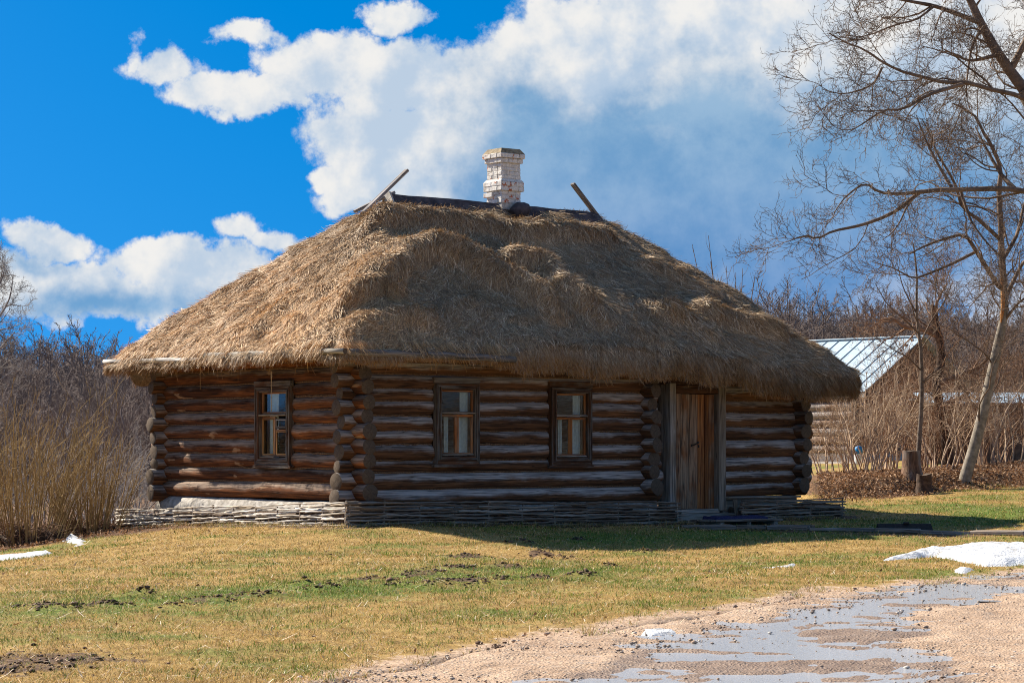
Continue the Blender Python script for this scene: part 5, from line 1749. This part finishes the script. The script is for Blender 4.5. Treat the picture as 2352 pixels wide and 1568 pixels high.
def shrub(name, label, base, n, h, spread, seed, mat, m1=6, m2=5, group='bare shrubs', k=8, r0=.016, lean=(0, 0), up=.05, l1=.40, cat='shrub', wig=.08, base_r=.25, rmin=.004):
    rng = np.random.default_rng(seed)
    root = empty(name, base)
    tag(root, label, cat, group)
    a = rng.uniform(0, 2 * math.pi, n); rr_ = np.sqrt(rng.random(n))
    P = np.zeros((n, k, 3))
    P[:, 0, 0] = np.cos(a) * rr_ * base_r; P[:, 0, 1] = np.sin(a) * rr_ * base_r; P[:, 0, 2] = -.08
    D = nrm(np.stack([np.cos(a) * rr_ * spread + lean[0], np.sin(a) * rr_ * spread + lean[1], np.ones(n)], -1))
    L = h * rng.uniform(.55, 1.08, n)
    for s in range(1, k):
        P[:, s] = P[:, s - 1] + D * (L / (k - 1))[:, None]
        D = nrm(D + rng.normal(0, wig, (n, 3)) + np.array([[0, 0, up]]))
    Rd = (r0 * rng.uniform(.6, 1.2, n))[:, None] * np.linspace(1, .28, k)[None]
    gs = [(P, Rd, 5)]
    mobj('stems', lines_mesh('stems', gs, mat), root)
    c1 = spawn(P, Rd, m1, 6, 34, l1, .16, up, rng, .55, .25, rmin, 1.6)
    tw = [(c1[0], c1[1], 3)]
    if m2:
        c2 = spawn(c1[0], c1[1], m2, 4, 42, .5, .2, up, rng, .6, .2, rmin * .85, .6)
        tw.append((c2[0], c2[1], 3))
    tag(mobj('twigs', lines_mesh('twigs', tw, mat), root), kind='stuff')
    return root
# shrubs along the right
SH = [(1905, 53.0, 1.5, 'low shrub with fanned stems next to the cabin corner', 'twig_tan', 12, .55),
      (1985, 52.0, 2.0, 'fan-stemmed shrub in front of the barn wall', 'twig_tan', 14, .5),
      (1945, 58.0, 2.5, 'thin shrub between the cabin corner and the barn', 'twig_tan', 10, .5),
      (2030, 54.0, 2.3, 'tan shrub left of the tall stump', 'twig_tan', 14, .5),
      (2060, 60.0, 2.8, 'tall brown shrub before the barn gable', 'twig_brown', 16, .45),
      (2130, 62.0, 3.0, 'tall brown thicket shrub hiding the barn gable', 'twig_brown', 18, .45),
      (2010, 63.0, 3.0, 'brown shrub in front of the barn roof corner', 'twig_brown', 14, .5),
      (2150, 54.0, 2.4, 'dense tan shrub right of the tall stump', 'twig_tan', 12, .5),
      (2190, 57.0, 3.0, 'brown shrub left of the leaning tree foot', 'twig_brown', 18, .4),
      (2215, 69.5, 3.1, 'tallest brown shrub behind the leaning tree', 'twig_brown', 18, .4),
      (2260, 55.0, 2.3, 'upright tan shrub right of the leaning tree foot', 'twig_tan', 13, .45),
      (2280, 60.0, 2.0, 'brown shrub behind the leaning trunk', 'twig_brown', 18, .4),
      (2320, 56.0, 2.6, 'tan shrub near the right edge', 'twig_tan', 13, .45),
      (2350, 69.0, 3.0, 'brown shrub at the right edge behind the others', 'twig_brown', 18, .4),
      (2385, 57.0, 3.0, 'shrub cut by the right edge of the picture', 'twig_brown', 18, .4),
      (2090, 57.0, 2.2, 'small brown shrub directly behind the tall stump', 'twig_brown', 16, .45),
      (2250, 70.0, 3.0, 'far tall shrub above the low shed roof', 'twig_brown', 16, .45),
      (2330, 71.0, 3.2, 'far tall shrub by the right edge below the wood', 'twig_brown', 16, .45),
      (2170, 69.0, 3.2, 'far tall shrub right of the barn ridge', 'twig_brown', 16, .45)]
for i, (x, Y, h, lab, mt, n, sp) in enumerate(SH):
    shrub('bare_shrub', lab, on(x, Y), n, h, sp, 300 + i, M[mt], 7, 4, 'bare shrubs along the right', r0=.021, l1=.48, base_r=.4, rmin=.0048, wig=.12)
# grey scrub at the left
SL = [(110, 58.0, 2.8, 'grey scrub bush behind the tall osier clump'), (185, 62.0, 3.0, 'grey scrub bush behind the small osier clump'), (255, 55.0, 2.4, 'pale grey bush left of the cabin corner'),
      (310, 57.0, 2.6, 'pale grey bush nearest the cabin corner'), (345, 66.0, 3.2, 'grey bush half hidden behind the cabin corner'), (30, 64.0, 3.2, 'grey scrub bush at the left edge'), (225, 72.0, 3.8, 'far grey bush under the left eave')]
for i, (x, Y, h, lab) in enumerate(SL):
    shrub('grey_bush', lab, on(x, Y), 16, h * .8, .75, 400 + i, M['twig_grey'], 8, 5, 'grey bushes at the left', r0=.02, wig=.14, up=.02, base_r=.5, rmin=.0055)
# osier clumps with matted stools
def osier(x, Y, n, h, seed, label, sr):
    b = on(x, Y)
    root = shrub('osier_clump', label, b, n, h, .50, seed, M['osier'], 4, 1, 'osier clumps', r0=.013, wig=.05, up=.03, l1=.34, cat='bush', base_r=sr, rmin=.004)
    rng = np.random.default_rng(seed)
    # stool: lumpy mass with twisted roots
    th, ph = np.meshgrid(np.linspace(0, math.pi / 2, 12), np.linspace(0, 2 * math.pi, 28, endpoint=False), indexing='ij')
    d = np.stack([np.sin(th) * np.cos(ph), np.sin(th) * np.sin(ph), np.cos(th)], -1)
    r = sr * (1.0 + (fbm(d[..., 0] * 3, d[..., 1] * 3, d[..., 2] * 3, seed, 4) - .5) * 1.1)
    V = (d * r[..., None] * np.array([1.15, 1.0, .62])).reshape(-1, 3); V[:, 2] -= .06
    idx = np.arange(12 * 28).reshape(12, 28)
    q = np.stack([idx[:-1], np.roll(idx[:-1], -1, 1), np.roll(idx[1:], -1, 1), idx[1:]], -1).reshape(-1, 4)
    mobj('stool', fast_mesh('stool', V, [q], M['rootmass'], True), root)
    nr = 420
    a = rng.uniform(0, 2 * math.pi, nr); P = np.zeros((nr, 5, 3))
    P[:, 0] = np.stack([np.cos(a) * sr * rng.uniform(.2, 1.15, nr), np.sin(a) * sr * rng.uniform(.2, 1.15, nr), rng.uniform(.05, sr * .6, nr)], -1)
    D = nrm(rng.normal(0, 1, (nr, 3)) + np.stack([np.cos(a), np.sin(a), np.full(nr, .25)], -1) * .6)
    for s in range(1, 5):
        P[:, s] = P[:, s - 1] + D * rng.uniform(.05, .10, nr)[:, None]; D = nrm(D + rng.normal(0, .35, (nr, 3)))
    tag(mobj('roots', lines_mesh('roots', [(P, np.full((nr, 5), .006) * np.linspace(1.2, .5, 5), 3)], M['twig_brown']), root), kind='stuff')
osier(62, 40.6, 85, 2.65, 501, 'tall olive osier clump with a dark matted stool at the left edge', .62)
osier(205, 41.5, 70, 1.85, 502, 'smaller reddish osier clump beside the pale wattle fence', .45)
osier(-30, 42.5, 55, 2.6, 503, 'osier clump cut by the left edge', .5)

# stumps
def stump(x, yb, yt, Y, rad, label, mat, hollow=True, seed=0, tilt=0.0):
    bx, by = tpx(x / 2.297) * Y, Y
    zb = surf1(bx, by) - .05
    ztop = CZ + spx(yt / 2.297) * Y
    h = ztop - zb
    ns, nk = 22, 9
    th = np.arange(ns) * 2 * math.pi / ns
    k = np.linspace(0, 1, nk)
    K, T = np.meshgrid(k, th, indexing='ij')
    r = rad * (1 + .45 * (1 - K) ** 3 + (fbm(np.cos(T) * 1.6, np.sin(T) * 1.6, K * 1.2 + seed, 33, 3) - .5) * .45)
    X = np.cos(T) * r + tilt * K * h; Yy = np.sin(T) * r; Z = K * h + np.where(K > .95, (fbm(np.cos(T) * 2, np.sin(T) * 2, seed, 34, 2) - .5) * .08, 0)
    V = np.stack([X, Yy, Z], -1).reshape(-1, 3)
    G = np.stack([Z, np.cos(T) * r, np.sin(T) * r], -1).reshape(-1, 3)
    idx = np.arange(ns * nk).reshape(nk, ns)
    q = np.stack([idx[:-1], np.roll(idx[:-1], -1, 1), np.roll(idx[1:], -1, 1), idx[1:]], -1).reshape(-1, 4)
    top = V[idx[-1]]; c = top.mean(0); c[2] -= .04
    cap_v = np.vstack([top, c]); cap_g = np.concatenate([np.zeros((ns + 1, 1)), cap_v[:, :2] - c[:2]], 1)
    b = len(V)
    tri = np.array([[b + j, b + (j + 1) % ns, b + ns] for j in range(ns)])
    me = fast_mesh('tree_stump', np.vstack([V, cap_v]), [q, tri], [mat, M['log_end']], True, midx=[0] * len(q) + [1] * len(tri), grain=np.vstack([G, cap_g]))
    return tag(mobj('tree_stump', me, None, (bx, by, zb)), label, 'stump', 'cut stumps')
stump(2093, 1128, 1034, 49.0, .185, 'tall cut stump at the foot of the sapling', M['stump'], seed=3)
stump(2122, 1138, 1088, 48.3, .15, 'low dark rotten stump in front of the tall one', M['bark_dark'], seed=8)

# ------------------------------------------------------------------ barn and shed
def barn():
    Yc = 72.3
    X0 = tpx(860) * Yc
    z0 = surf1(X0, Yc) - .1
    root = empty('log_barn', (X0, Yc, 0), R(-48))
    tag(root, 'log barn with pale blue sheet metal roof behind the shrubs', 'barn')
    ln, wd = 13.0, 5.2
    zp = CZ + spx(452.5) * Yc
    mb = MB(); mb.box((-ln / 2, wd / 2, (z0 + zp) / 2), (ln, wd, zp - z0), 0, .02); mb.build('plinth', M['white_plinth'], root)
    eave, ridge_ = 2.80, 4.50
    rows = 7; p = (eave - .02 - zp) / rows
    me_f = me_s = None
    for r in range(rows):
        z = zp + p * (r + .5)
        for kind in ('f', 's'):
            if kind == 'f':
                o = make_log('log', ln + .5, p * .53, 'u', (-ln - .25, 0, z), [M['barn_log'], M['log_end']], 700 + r, root, ns=10, nseg=12)
            else:
                o = make_log('log', wd + .5, p * .53, 'v', (0, -.25, z + p * .3), [M['barn_log'], M['log_end']], 720 + r, root, ns=10, nseg=10)
    # gable boards
    nb = 20
    for k in range(nb):
        y0 = wd * k / nb; y1 = wd * (k + 1) / nb; ym = (y0 + y1) / 2
        h = (1 - abs(ym - wd / 2) / (wd / 2)) * (ridge_ - eave) + .05
        mb = MB(); mb.box((.03, ym, eave + h / 2), (.03, y1 - y0 - .012, h), 2, .004); mb.build('gable_board', M['gable'], root)
    # roof sheets and seams
    hw = wd / 2 + .17
    ns = 29; sw = (ln + .7) / ns
    pit = math.atan2(ridge_ - eave, hw); sl = math.hypot(hw, ridge_ - eave)
    b = MB(); b.box((0, 0, 0), (sw - .012, sl, .012), 0, .002); sheet = b.mesh('roof_sheet', M['metal_roof'])
    b = MB(); b.box((0, 0, 0), (.014, sl + .02, .03), 1, .003); seam_ = b.mesh('seam', M['seam'])
    for s in (-1, 1):
        cy = wd / 2 + s * hw / 2; cz = (eave + ridge_) / 2 + .03
        for k in range(ns):
            x = -ln - .35 + sw * (k + .5)
            o = bpy.data.objects.new('roof_sheet', sheet); o.location = (x, cy, cz); o.rotation_euler = (-s * pit, 0, 0); link(o, root)
            o = bpy.data.objects.new('seam', seam_); o.location = (x + sw / 2, cy, cz + .02); o.rotation_euler = (-s * pit, 0, 0); link(o, root)
    mb = MB(); mb.box((-ln / 2, wd / 2, ridge_ + .05), (ln + .75, .22, .04), 0, .01); mb.build('ridge_cap', M['metal_roof'], root)
    mb = MB(); mb.box((-ln / 2, -.17, eave - .07), (ln + .7, .03, .12), 0, .004); mb.build('eave_board', M['white_plinth'], root)
barn()
def shed():
    Yc = 65.0
    xa, xb = tpx(925) * Yc, tpx(1090) * Yc
    g = surf1((xa + xb) / 2, Yc)
    root = empty('low_shed', ((xa + xb) / 2, Yc, g))
    tag(root, 'long low shed with a pale sheet roof seen between the shrubs at the right', 'shed')
    w_ = xb - xa
    zt = CZ + spx(403) * Yc - g; zr = CZ + spx(393) * (Yc + 2) - g
    mb = MB(); mb.box((0, 1.6, zt / 2 - .1), (w_ - .4, 3.0, zt + .1), 0, .02); mb.build('wall', M['gable'], root)
    n = 12
    for k in range(n):
        mb = MB()
        x = -w_ / 2 + w_ * (k + .5) / n; d = w_ / n / 2 - .01
        mb.add([(x - d, -.2, zt), (x + d, -.2, zt), (x + d, 2, zr), (x - d, 2, zr), (x - d, -.2, zt + .03), (x + d, -.2, zt + .03), (x + d, 2, zr + .03), (x - d, 2, zr + .03)],
               [[3, 2, 1, 0], [4, 5, 6, 7], [0, 1, 5, 4], [1, 2, 6, 5], [2, 3, 7, 6], [3, 0, 4, 7]])
        mb.build('roof_sheet', M['metal_roof'], root)
    mb = MB(); mb.box((0, 2.8, (zt + zr) / 2), (w_, 1.6, .05)); mb.build('rear_roof', M['metal_roof'], root)
shed()
bx, by = tpx(858.5) * 69.5, 69.5
gzb = surf1(bx, by)
mb = MB()
prof = [(0, 0), (.13, 0), (.15, .05), (.15, .36), (.12, .46)]
def lathe(mb, prof, n=16, m=0, z0=0):
    b = len(mb.V)
    for (r, z) in prof:
        for j in range(n):
            a = 2 * math.pi * j / n
            mb.V.append((math.cos(a) * r, math.sin(a) * r, z + z0)); mb.G.append((z, r, a))
    for i in range(len(prof) - 1):
        for j in range(n):
            mb.F.append([b + i * n + j, b + i * n + (j + 1) % n, b + (i + 1) * n + (j + 1) % n, b + (i + 1) * n + j]); mb.M.append(m)
zoff = max(0, CZ + spx(452) * by - gzb - .3)
barrel = empty('plastic_barrel', (bx, by, gzb))
tag(barrel, 'small white and blue plastic barrel by the barn corner', 'barrel')
lathe(mb, [(0, 0), (.10, 0), (.115, .06), (.115, .30), (.10, .34)]); mb.build('body', M['white_plastic'], barrel, smooth=True)
mb = MB(); lathe(mb, [(.105, .33), (.12, .35), (.12, .45), (.09, .52), (.04, .55), (0, .55)]); mb.build('lid', M['blue_plastic'], barrel, smooth=True)

# ------------------------------------------------------------------ far wood on the hill
def far_wood():
    tmpl = bpy.data.collections.new('far_tree_shapes')
    for s in range(6):
        rng = np.random.default_rng(800 + s)
        k = 9; h = rng.uniform(8.5, 10.5)
        P = np.zeros((1, k, 3)); P[0, :, 2] = np.linspace(0, h * .9, k); P[0, 1:, :2] = np.cumsum(rng.normal(0, .10, (k - 1, 2)), 0)
        Rd = np.linspace(.15, .035, k)[None]
        c1 = spawn(P, Rd, 16, 6, 42, .42, .12, .10, rng, .5, .22, .03, 4.5)
        c2 = spawn(c1[0], c1[1], 7, 4, 42, .42, .16, .10, rng, .55, .2, .020, 2.0)
        c3 = spawn(c2[0], c2[1], 4, 3, 42, .5, .16, .10, rng, .55, .2, .014, 1.0)
        me = lines_mesh('far_tree', [(P, Rd, 5), (c1[0], c1[1], 3), (c2[0], c2[1], 3), (c3[0], c3[1], 3)], M['far_wood'])
        o = bpy.data.objects.new('far_tree', me); tmpl.objects.link(o)
    rng = np.random.default_rng(77)
    N = 4200
    Y = rng.uniform(105, 300, N); X = rng.uniform(-.30, .30, N) * Y
    keep = (X < -.06 * Y) | (X > .06 * Y)
    keep &= ~((X > 0) & (Y < 118))
    X, Y = X[keep], Y[keep]
    # the wood goes on round the valley to the right
    X = np.concatenate([X, rng.uniform(95, 210, 900), rng.uniform(-200, -70, 700)]); Y = np.concatenate([Y, rng.uniform(-90, 110, 900), rng.uniform(20, 200, 700)])
    Z = gz(X, Y) - .2
    sc = rng.uniform(.66, .90, len(X)) * np.where(Y < 130, .7, 1.0)
    me = bpy.data.meshes.new('far_wood')
    me.from_pydata(np.stack([X, Y, Z], -1).tolist(), [], [])
    a = me.attributes.new('sc', 'FLOAT', 'POINT'); a.data.foreach_set('value', sc.astype(np.float32))
    a = me.attributes.new('rz', 'FLOAT', 'POINT'); a.data.foreach_set('value', rng.uniform(0, 6.28, len(X)).astype(np.float32))
    a = me.attributes.new('pick', 'INT', 'POINT'); a.data.foreach_set('value', rng.integers(0, 6, len(X)).astype(np.int32))
    ob = mobj('far_wood', me)
    tag(ob, 'bare brown wood covering the hill behind the cabin', 'wood', kind='stuff')
    g = bpy.data.node_groups.new('scatter', 'GeometryNodeTree')
    g.interface.new_socket('Geometry', in_out='INPUT', socket_type='NodeSocketGeometry')
    g.interface.new_socket('Geometry', in_out='OUTPUT', socket_type='NodeSocketGeometry')
    N_ = g.nodes; gi = N_.new('NodeGroupInput'); go = N_.new('NodeGroupOutput')
    iop = N_.new('GeometryNodeInstanceOnPoints'); ci = N_.new('GeometryNodeCollectionInfo')
    ci.inputs['Collection'].default_value = tmpl; ci.inputs['Separate Children'].default_value = True; ci.inputs['Reset Children'].default_value = True
    def na(nm, ty):
        n = N_.new('GeometryNodeInputNamedAttribute'); n.data_type = ty; n.inputs[0].default_value = nm; return n.outputs[0]
    cx = N_.new('ShaderNodeCombineXYZ')
    g.links.new(na('rz', 'FLOAT'), cx.inputs[2])
    e2r = N_.new('FunctionNodeEulerToRotation'); g.links.new(cx.outputs[0], e2r.inputs[0])
    g.links.new(gi.outputs[0], iop.inputs['Points']); g.links.new(ci.outputs[0], iop.inputs['Instance'])
    iop.inputs['Pick Instance'].default_value = True
    g.links.new(na('pick', 'INT'), iop.inputs['Instance Index']); g.links.new(e2r.outputs[0], iop.inputs['Rotation']); g.links.new(na('sc', 'FLOAT'), iop.inputs['Scale'])
    g.links.new(iop.outputs[0], go.inputs[0])
    md = ob.modifiers.new('scatter', 'NODES'); md.node_group = g
far_wood()

# ------------------------------------------------------------------ turf, straw litter, leaves, stones
def in_snow(X, Y, m=.02):
    r = np.zeros(X.shape, bool)
    for p in SNOW_POLYS: r |= poly_sd(X, Y, p) > m
    return r
def turf():
    rng = np.random.default_rng(2)
    N = 520000
    Y = 15.5 + (54 - 15.5) * rng.random(N) ** 1.25
    X = rng.uniform(-.235, .235, N) * Y
    keep = poly_sd(X, Y, HOUSE_POLY) < 0
    d = Y - road_edge(X)
    patch = fbm(X * 1.2, Y * 1.2, 0, 29, 3)
    keep &= (d > -1.3) & ((d > 0) | (patch > .56)) & (rng.random(N) < sst(d + (patch - .5) * 3.2, .0, 1.2) * .97 + .03)
    keep &= ~((X < -3.5) & (Y > 38.3 + .15 * (X + 8)))
    keep &= ~in_snow(X, Y)
    X, Y = X[keep], Y[keep]
    soil, green, lit = masks(X, Y)
    n1 = fbm(X * 3.2, Y * 3.2, 0, 38, 4)
    keep = (rng.random(len(X)) > soil * 1.05 * sst(n1, .25, .55)) & (rng.random(len(X)) > lit * .93)
    X, Y, green, n1 = X[keep], Y[keep], green[keep], n1[keep]
    N = len(X)
    g = np.clip(green * .95 + (n1 - .5) * 1.7 + rng.normal(0, .16, N) - .04, 0, .9) ** 1.1
    dryp = np.array([(.56, .38, .14), (.46, .29, .095), (.68, .50, .23), (.36, .21, .065), (.58, .42, .15), (.34, .25, .07)])
    grnp = np.array([(.12, .20, .022), (.18, .25, .035), (.085, .14, .02), (.24, .28, .05), (.15, .22, .03)])
    cd_ = dryp[rng.integers(0, 6, N)]; cg = grnp[rng.integers(0, 5, N)]
    gm = (rng.random(N) < g)[:, None]
    col = np.where(gm, cg, cd_) * rng.uniform(.5, 1.35, (N, 1)) * (.72 + .56 * fbm(X * 2.2, Y * 2.2, 4, 39, 4))[:, None]
    Z = surf(X, Y) - .006
    a = rng.uniform(0, 2 * math.pi, N); tilt = np.where(gm[:, 0], rng.uniform(.1, .8, N), rng.uniform(.4, 1.9, N))
    D = nrm(np.stack([np.cos(a) * tilt, np.sin(a) * tilt, np.ones(N)], -1))
    S = nrm(np.stack([-np.sin(a), np.cos(a), rng.normal(0, .2, N)], -1))
    tall = fbm(X * 1.6, Y * 1.6, 9, 45, 3)
    L = rng.uniform(.022, .062, N) * (.6 + .8 * tall)
    w = rng.uniform(.0018, .0036, N) * np.clip(Y / 24, .8, 1.7)
    B = np.stack([np.cos(a), np.sin(a), -np.ones(N) * .5], -1) * rng.uniform(.1, .5, N)[:, None]
    V, q, C = blades(np.stack([X, Y, Z], -1), D, S, L, w, B, col, .2)
    tag(mobj('turf_grass', fast_mesh('turf_grass', V, [q], M['grass'], False, color=C)), 'short dry grass of the lawn with green tufts', 'grass', kind='stuff')
    # straw and dead stalks lying about
    N = 34000
    Y = 16 + 34 * rng.random(N) ** 1.2; X = rng.uniform(-.235, .235, N) * Y
    dh = -poly_sd(X, Y, HOUSE_POLY)
    keep = (dh > .05) & (Y > road_edge(X) - .8) & ~in_snow(X, Y) & (rng.random(N) < .5 + np.exp(-dh / 2.5)) & ~((X < -3.5) & (Y > 38.3))
    X, Y = X[keep], Y[keep]; N = len(X)
    a = rng.uniform(0, 2 * math.pi, N)
    D = nrm(np.stack([np.cos(a), np.sin(a), rng.normal(.1, .2, N)], -1)); S = np.stack([-np.sin(a), np.cos(a), np.zeros(N)], -1)
    V, q, C = blades(np.stack([X, Y, surf(X, Y) + .02], -1), D, S, rng.uniform(.02, .09, N) * np.where(rng.random(N) < .12, 2.5, 1), rng.uniform(.002, .004, N), rng.normal(0, .15, (N, 3)), straw_cols(N, rng) * 1.25, .5)
    tag(mobj('straw_litter', fast_mesh('straw_litter', V, [q], M['straw'], False, color=C)), 'pale straw scraps strewn over the lawn', 'straw', kind='stuff')
turf()
def tufts():
    rng = np.random.default_rng(14)
    n = 1500
    Y = 17 + 33 * rng.random(n) ** 1.1; X = rng.uniform(-.235, .235, n) * Y
    dh = -poly_sd(X, Y, HOUSE_POLY); d = Y - road_edge(X)
    p = .22 + .8 * np.exp(-np.maximum(dh, 0) / .35) + .55 * np.exp(-(d / .8) ** 2)
    k = (rng.random(n) < p * (.4 + fbm(X, Y, 0, 15, 3))) & (dh > .06) & (d > -.5) & ~in_snow(X, Y, -.05) & ~((X < -3.5) & (Y > 38))
    X, Y = X[k], Y[k]
    # a ragged line of old stalks along the fences
    s = rng.uniform(0, 17, 260); fx, fy = np.array([H(-.55, 6.5 - a) if a < 7 else H(a - 7.5, -.58) for a in s]).T
    X = np.concatenate([X, fx]); Y = np.concatenate([Y, fy])
    m = 22; N = len(X) * m
    X = np.repeat(X, m) + rng.normal(0, .045, N); Y = np.repeat(Y, m) + rng.normal(0, .045, N)
    a = rng.uniform(0, 2 * math.pi, N); tl_ = rng.uniform(.1, 1.1, N)
    D = nrm(np.stack([np.cos(a) * tl_, np.sin(a) * tl_, np.ones(N)], -1)); S = nrm(np.stack([-np.sin(a), np.cos(a), rng.normal(0, .2, N)], -1))
    pal = np.array([(.62, .46, .22), (.50, .34, .13), (.72, .58, .34), (.38, .25, .09), (.22, .25, .05)])
    col = pal[rng.integers(0, 5, N)] * rng.uniform(.6, 1.2, (N, 1))
    L = np.repeat(rng.uniform(.05, .13, N // m), m) * rng.uniform(.5, 1.2, N)
    B = np.stack([np.cos(a), np.sin(a), -np.ones(N) * .6], -1) * rng.uniform(.1, .6, N)[:, None]
    V, q, C = blades(np.stack([X, Y, surf(X, Y) - .006], -1), D, S, L, rng.uniform(.0018, .0034, N), B, col, .2)
    tag(mobj('grass_tufts', fast_mesh('grass_tufts', V, [q], M['grass'], False, color=C)), 'taller dry grass tufts along the fences and the road', 'grass', kind='stuff')
tufts()
def leaves():
    rng = np.random.default_rng(6)
    N = 80000
    Y = rng.uniform(43, 60, N); X = rng.uniform(.125, .235, N) * Y
    ye = np.interp(X, [p[0] for p in LIT_W], [p[1] for p in LIT_W], left=200, right=LIT_W[-1][1])
    k = (Y > ye + rng.normal(.1, .35, N)) & (rng.random(N) < np.clip(1.2 - (Y - ye) / 9, .15, 1))
    X, Y = X[k], Y[k]
    N2 = 900
    Y2 = 16 + 34 * rng.random(N2); X2 = rng.uniform(-.235, .235, N2) * Y2
    k = (poly_sd(X2, Y2, HOUSE_POLY) < -.1) & ~in_snow(X2, Y2) & (Y2 > road_edge(X2))
    N3 = 9000
    Y3 = rng.uniform(37.6, 50, N3); X3 = rng.uniform(-.24, -.11, N3) * Y3
    k3 = (Y3 > 38.2 + .15 * (X3 + 8)) & (poly_sd(X3, Y3, HOUSE_POLY) < 0) & ~in_snow(X3, Y3)
    X = np.concatenate([X, X2[k], X3[k3]]); Y = np.concatenate([Y, Y2[k], Y3[k3]])
    N = len(X)
    pal = np.array([(.32, .17, .08), (.20, .10, .045), (.46, .29, .17), (.10, .05, .024), (.60, .42, .27), (.36, .18, .075)])
    col = pal[rng.integers(0, 6, N)] * rng.uniform(.7, 1.15, (N, 1))
    Z = surf(X, Y) + rng.uniform(0, .06, N)
    small = np.where((Y < 42) & (X > -6), .5, .72)
    D = nrm(rng.normal(0, 1, (N, 3)) * np.array([1, 1, .55])); q0 = rng.normal(0, 1, (N, 3)); S = nrm(np.cross(D, q0))
    V, q, C = blades(np.stack([X, Y, Z], -1), D, S, rng.uniform(.035, .085, N) * small, rng.uniform(.012, .024, N) * small, rng.normal(0, .25, (N, 3)), col, .35)
    tag(mobj('leaf_litter', fast_mesh('leaf_litter', V, [q], M['leaf'], False, color=C)), 'brown dead leaves heaped below the shrubs', 'leaves', kind='stuff')
leaves()
def rocks(name, X, Y, size, col, rng, zoff=0.0, ground=surf, label='', cat='', mat='stone', flat=.6):
    N = len(X)
    base = nrm(np.array([(1, 0, 0), (-1, 0, 0), (0, 1, 0), (0, -1, 0), (0, 0, 1), (0, 0, -1), (1, 1, .8), (-1, 1, .8), (-1, -1, .8), (1, -1, .8)]))
    V = base[None] * rng.uniform(.65, 1.15, (N, 10, 1))
    V = V * size[:, None, None] * np.array([1, 1, flat])[None, None]
    a = rng.uniform(0, 6.28, N); c, s = np.cos(a)[:, None], np.sin(a)[:, None]
    V = np.stack([V[..., 0] * c - V[..., 1] * s, V[..., 0] * s + V[..., 1] * c, V[..., 2]], -1)
    V = V + np.stack([X, Y, ground(X, Y) + zoff], -1)[:, None]
    f = np.array([(0, 6, 9), (0, 2, 6), (2, 1, 7), (2, 7, 6), (1, 3, 8), (1, 8, 7), (3, 0, 9), (3, 9, 8), (4, 9, 6), (4, 6, 7), (4, 7, 8), (4, 8, 9), (0, 5, 2), (2, 5, 1), (1, 5, 3), (3, 5, 0)])
    q = (f[None] + (np.arange(N) * 10)[:, None, None]).reshape(-1, 3)
    me = fast_mesh(name, V.reshape(-1, 3), [q], M[mat], False, color=np.repeat(col, 10, 0))
    return tag(mobj(name, me), label, cat, kind='stuff')
def road_surf(X, Y):
    return gz(X, Y)
def stones():
    rng = np.random.default_rng(8)
    N = 30000
    Y = 15.5 + 16 * rng.random(N) ** 1.3; X = rng.uniform(-.15, .235, N) * Y
    d = road_edge(X) - Y
    sd = poly_sd(X, Y, WATER)
    p = np.where(d > -.5, .12, 0) + .75 * np.exp(-((d - .5) / .8) ** 2) + .4 * np.exp(-(sd / .5) ** 2)
    k = (d > -.9) & (rng.random(N) < p * (fbm(X * 2, Y * 2, 0, 81, 3) * 1.5))
    k &= ~((sd > .25) & (rng.random(N) < .8))
    X, Y = X[k], Y[k]; N = len(X)
    size = np.clip(rng.lognormal(-4.75, .5, N), .004, .032)
    pal = np.array([(.42, .33, .25), (.50, .42, .34), (.32, .22, .15), (.55, .49, .43), (.38, .27, .19), (.26, .20, .16)])
    col = pal[rng.integers(0, 6, N)] * rng.uniform(.75, 1.15, (N, 1))
    rocks('gravel', X, Y, size, col, rng, .008, road_surf, 'loose gravel along the edge of the road', 'gravel')
    # soil crumbs on the mole workings
    Xs, Ys, S_ = [], [], []
    for (mx, my), r in zip(MOLE, MOLE_R):
        n = int(r * 240)
        Xs.append(mx + rng.normal(0, r * .8, n)); Ys.append(my + rng.normal(0, r * .8, n)); S_.append(np.clip(rng.lognormal(-4.2, .5, n), .006, .045))
    for (mx, my), r in SOILX:
        n = int(r * 90)
        Xs.append(mx + rng.normal(0, r * .5, n)); Ys.append(my + rng.normal(0, r * .4, n)); S_.append(np.clip(rng.lognormal(-4.2, .5, n), .006, .05))
    for k_ in range(500):
        s = rng.uniform(0, 10); x, y = H(s - .3, -.62 + rng.normal(0, .12)); Xs.append([x]); Ys.append([y]); S_.append([rng.uniform(.008, .03)])
    X, Y, size = np.concatenate(Xs), np.concatenate(Ys), np.concatenate(S_)
    pal = np.array([(.09, .05, .03), (.14, .08, .05), (.06, .034, .02), (.19, .12, .08)])
    rocks('soil_clods', X, Y, size, pal[rng.integers(0, 4, len(X))] * rng.uniform(.7, 1.2, (len(X), 1)), rng, .004, surf, 'dark crumbled soil clods thrown up in the green hollow', 'soil')
stones()
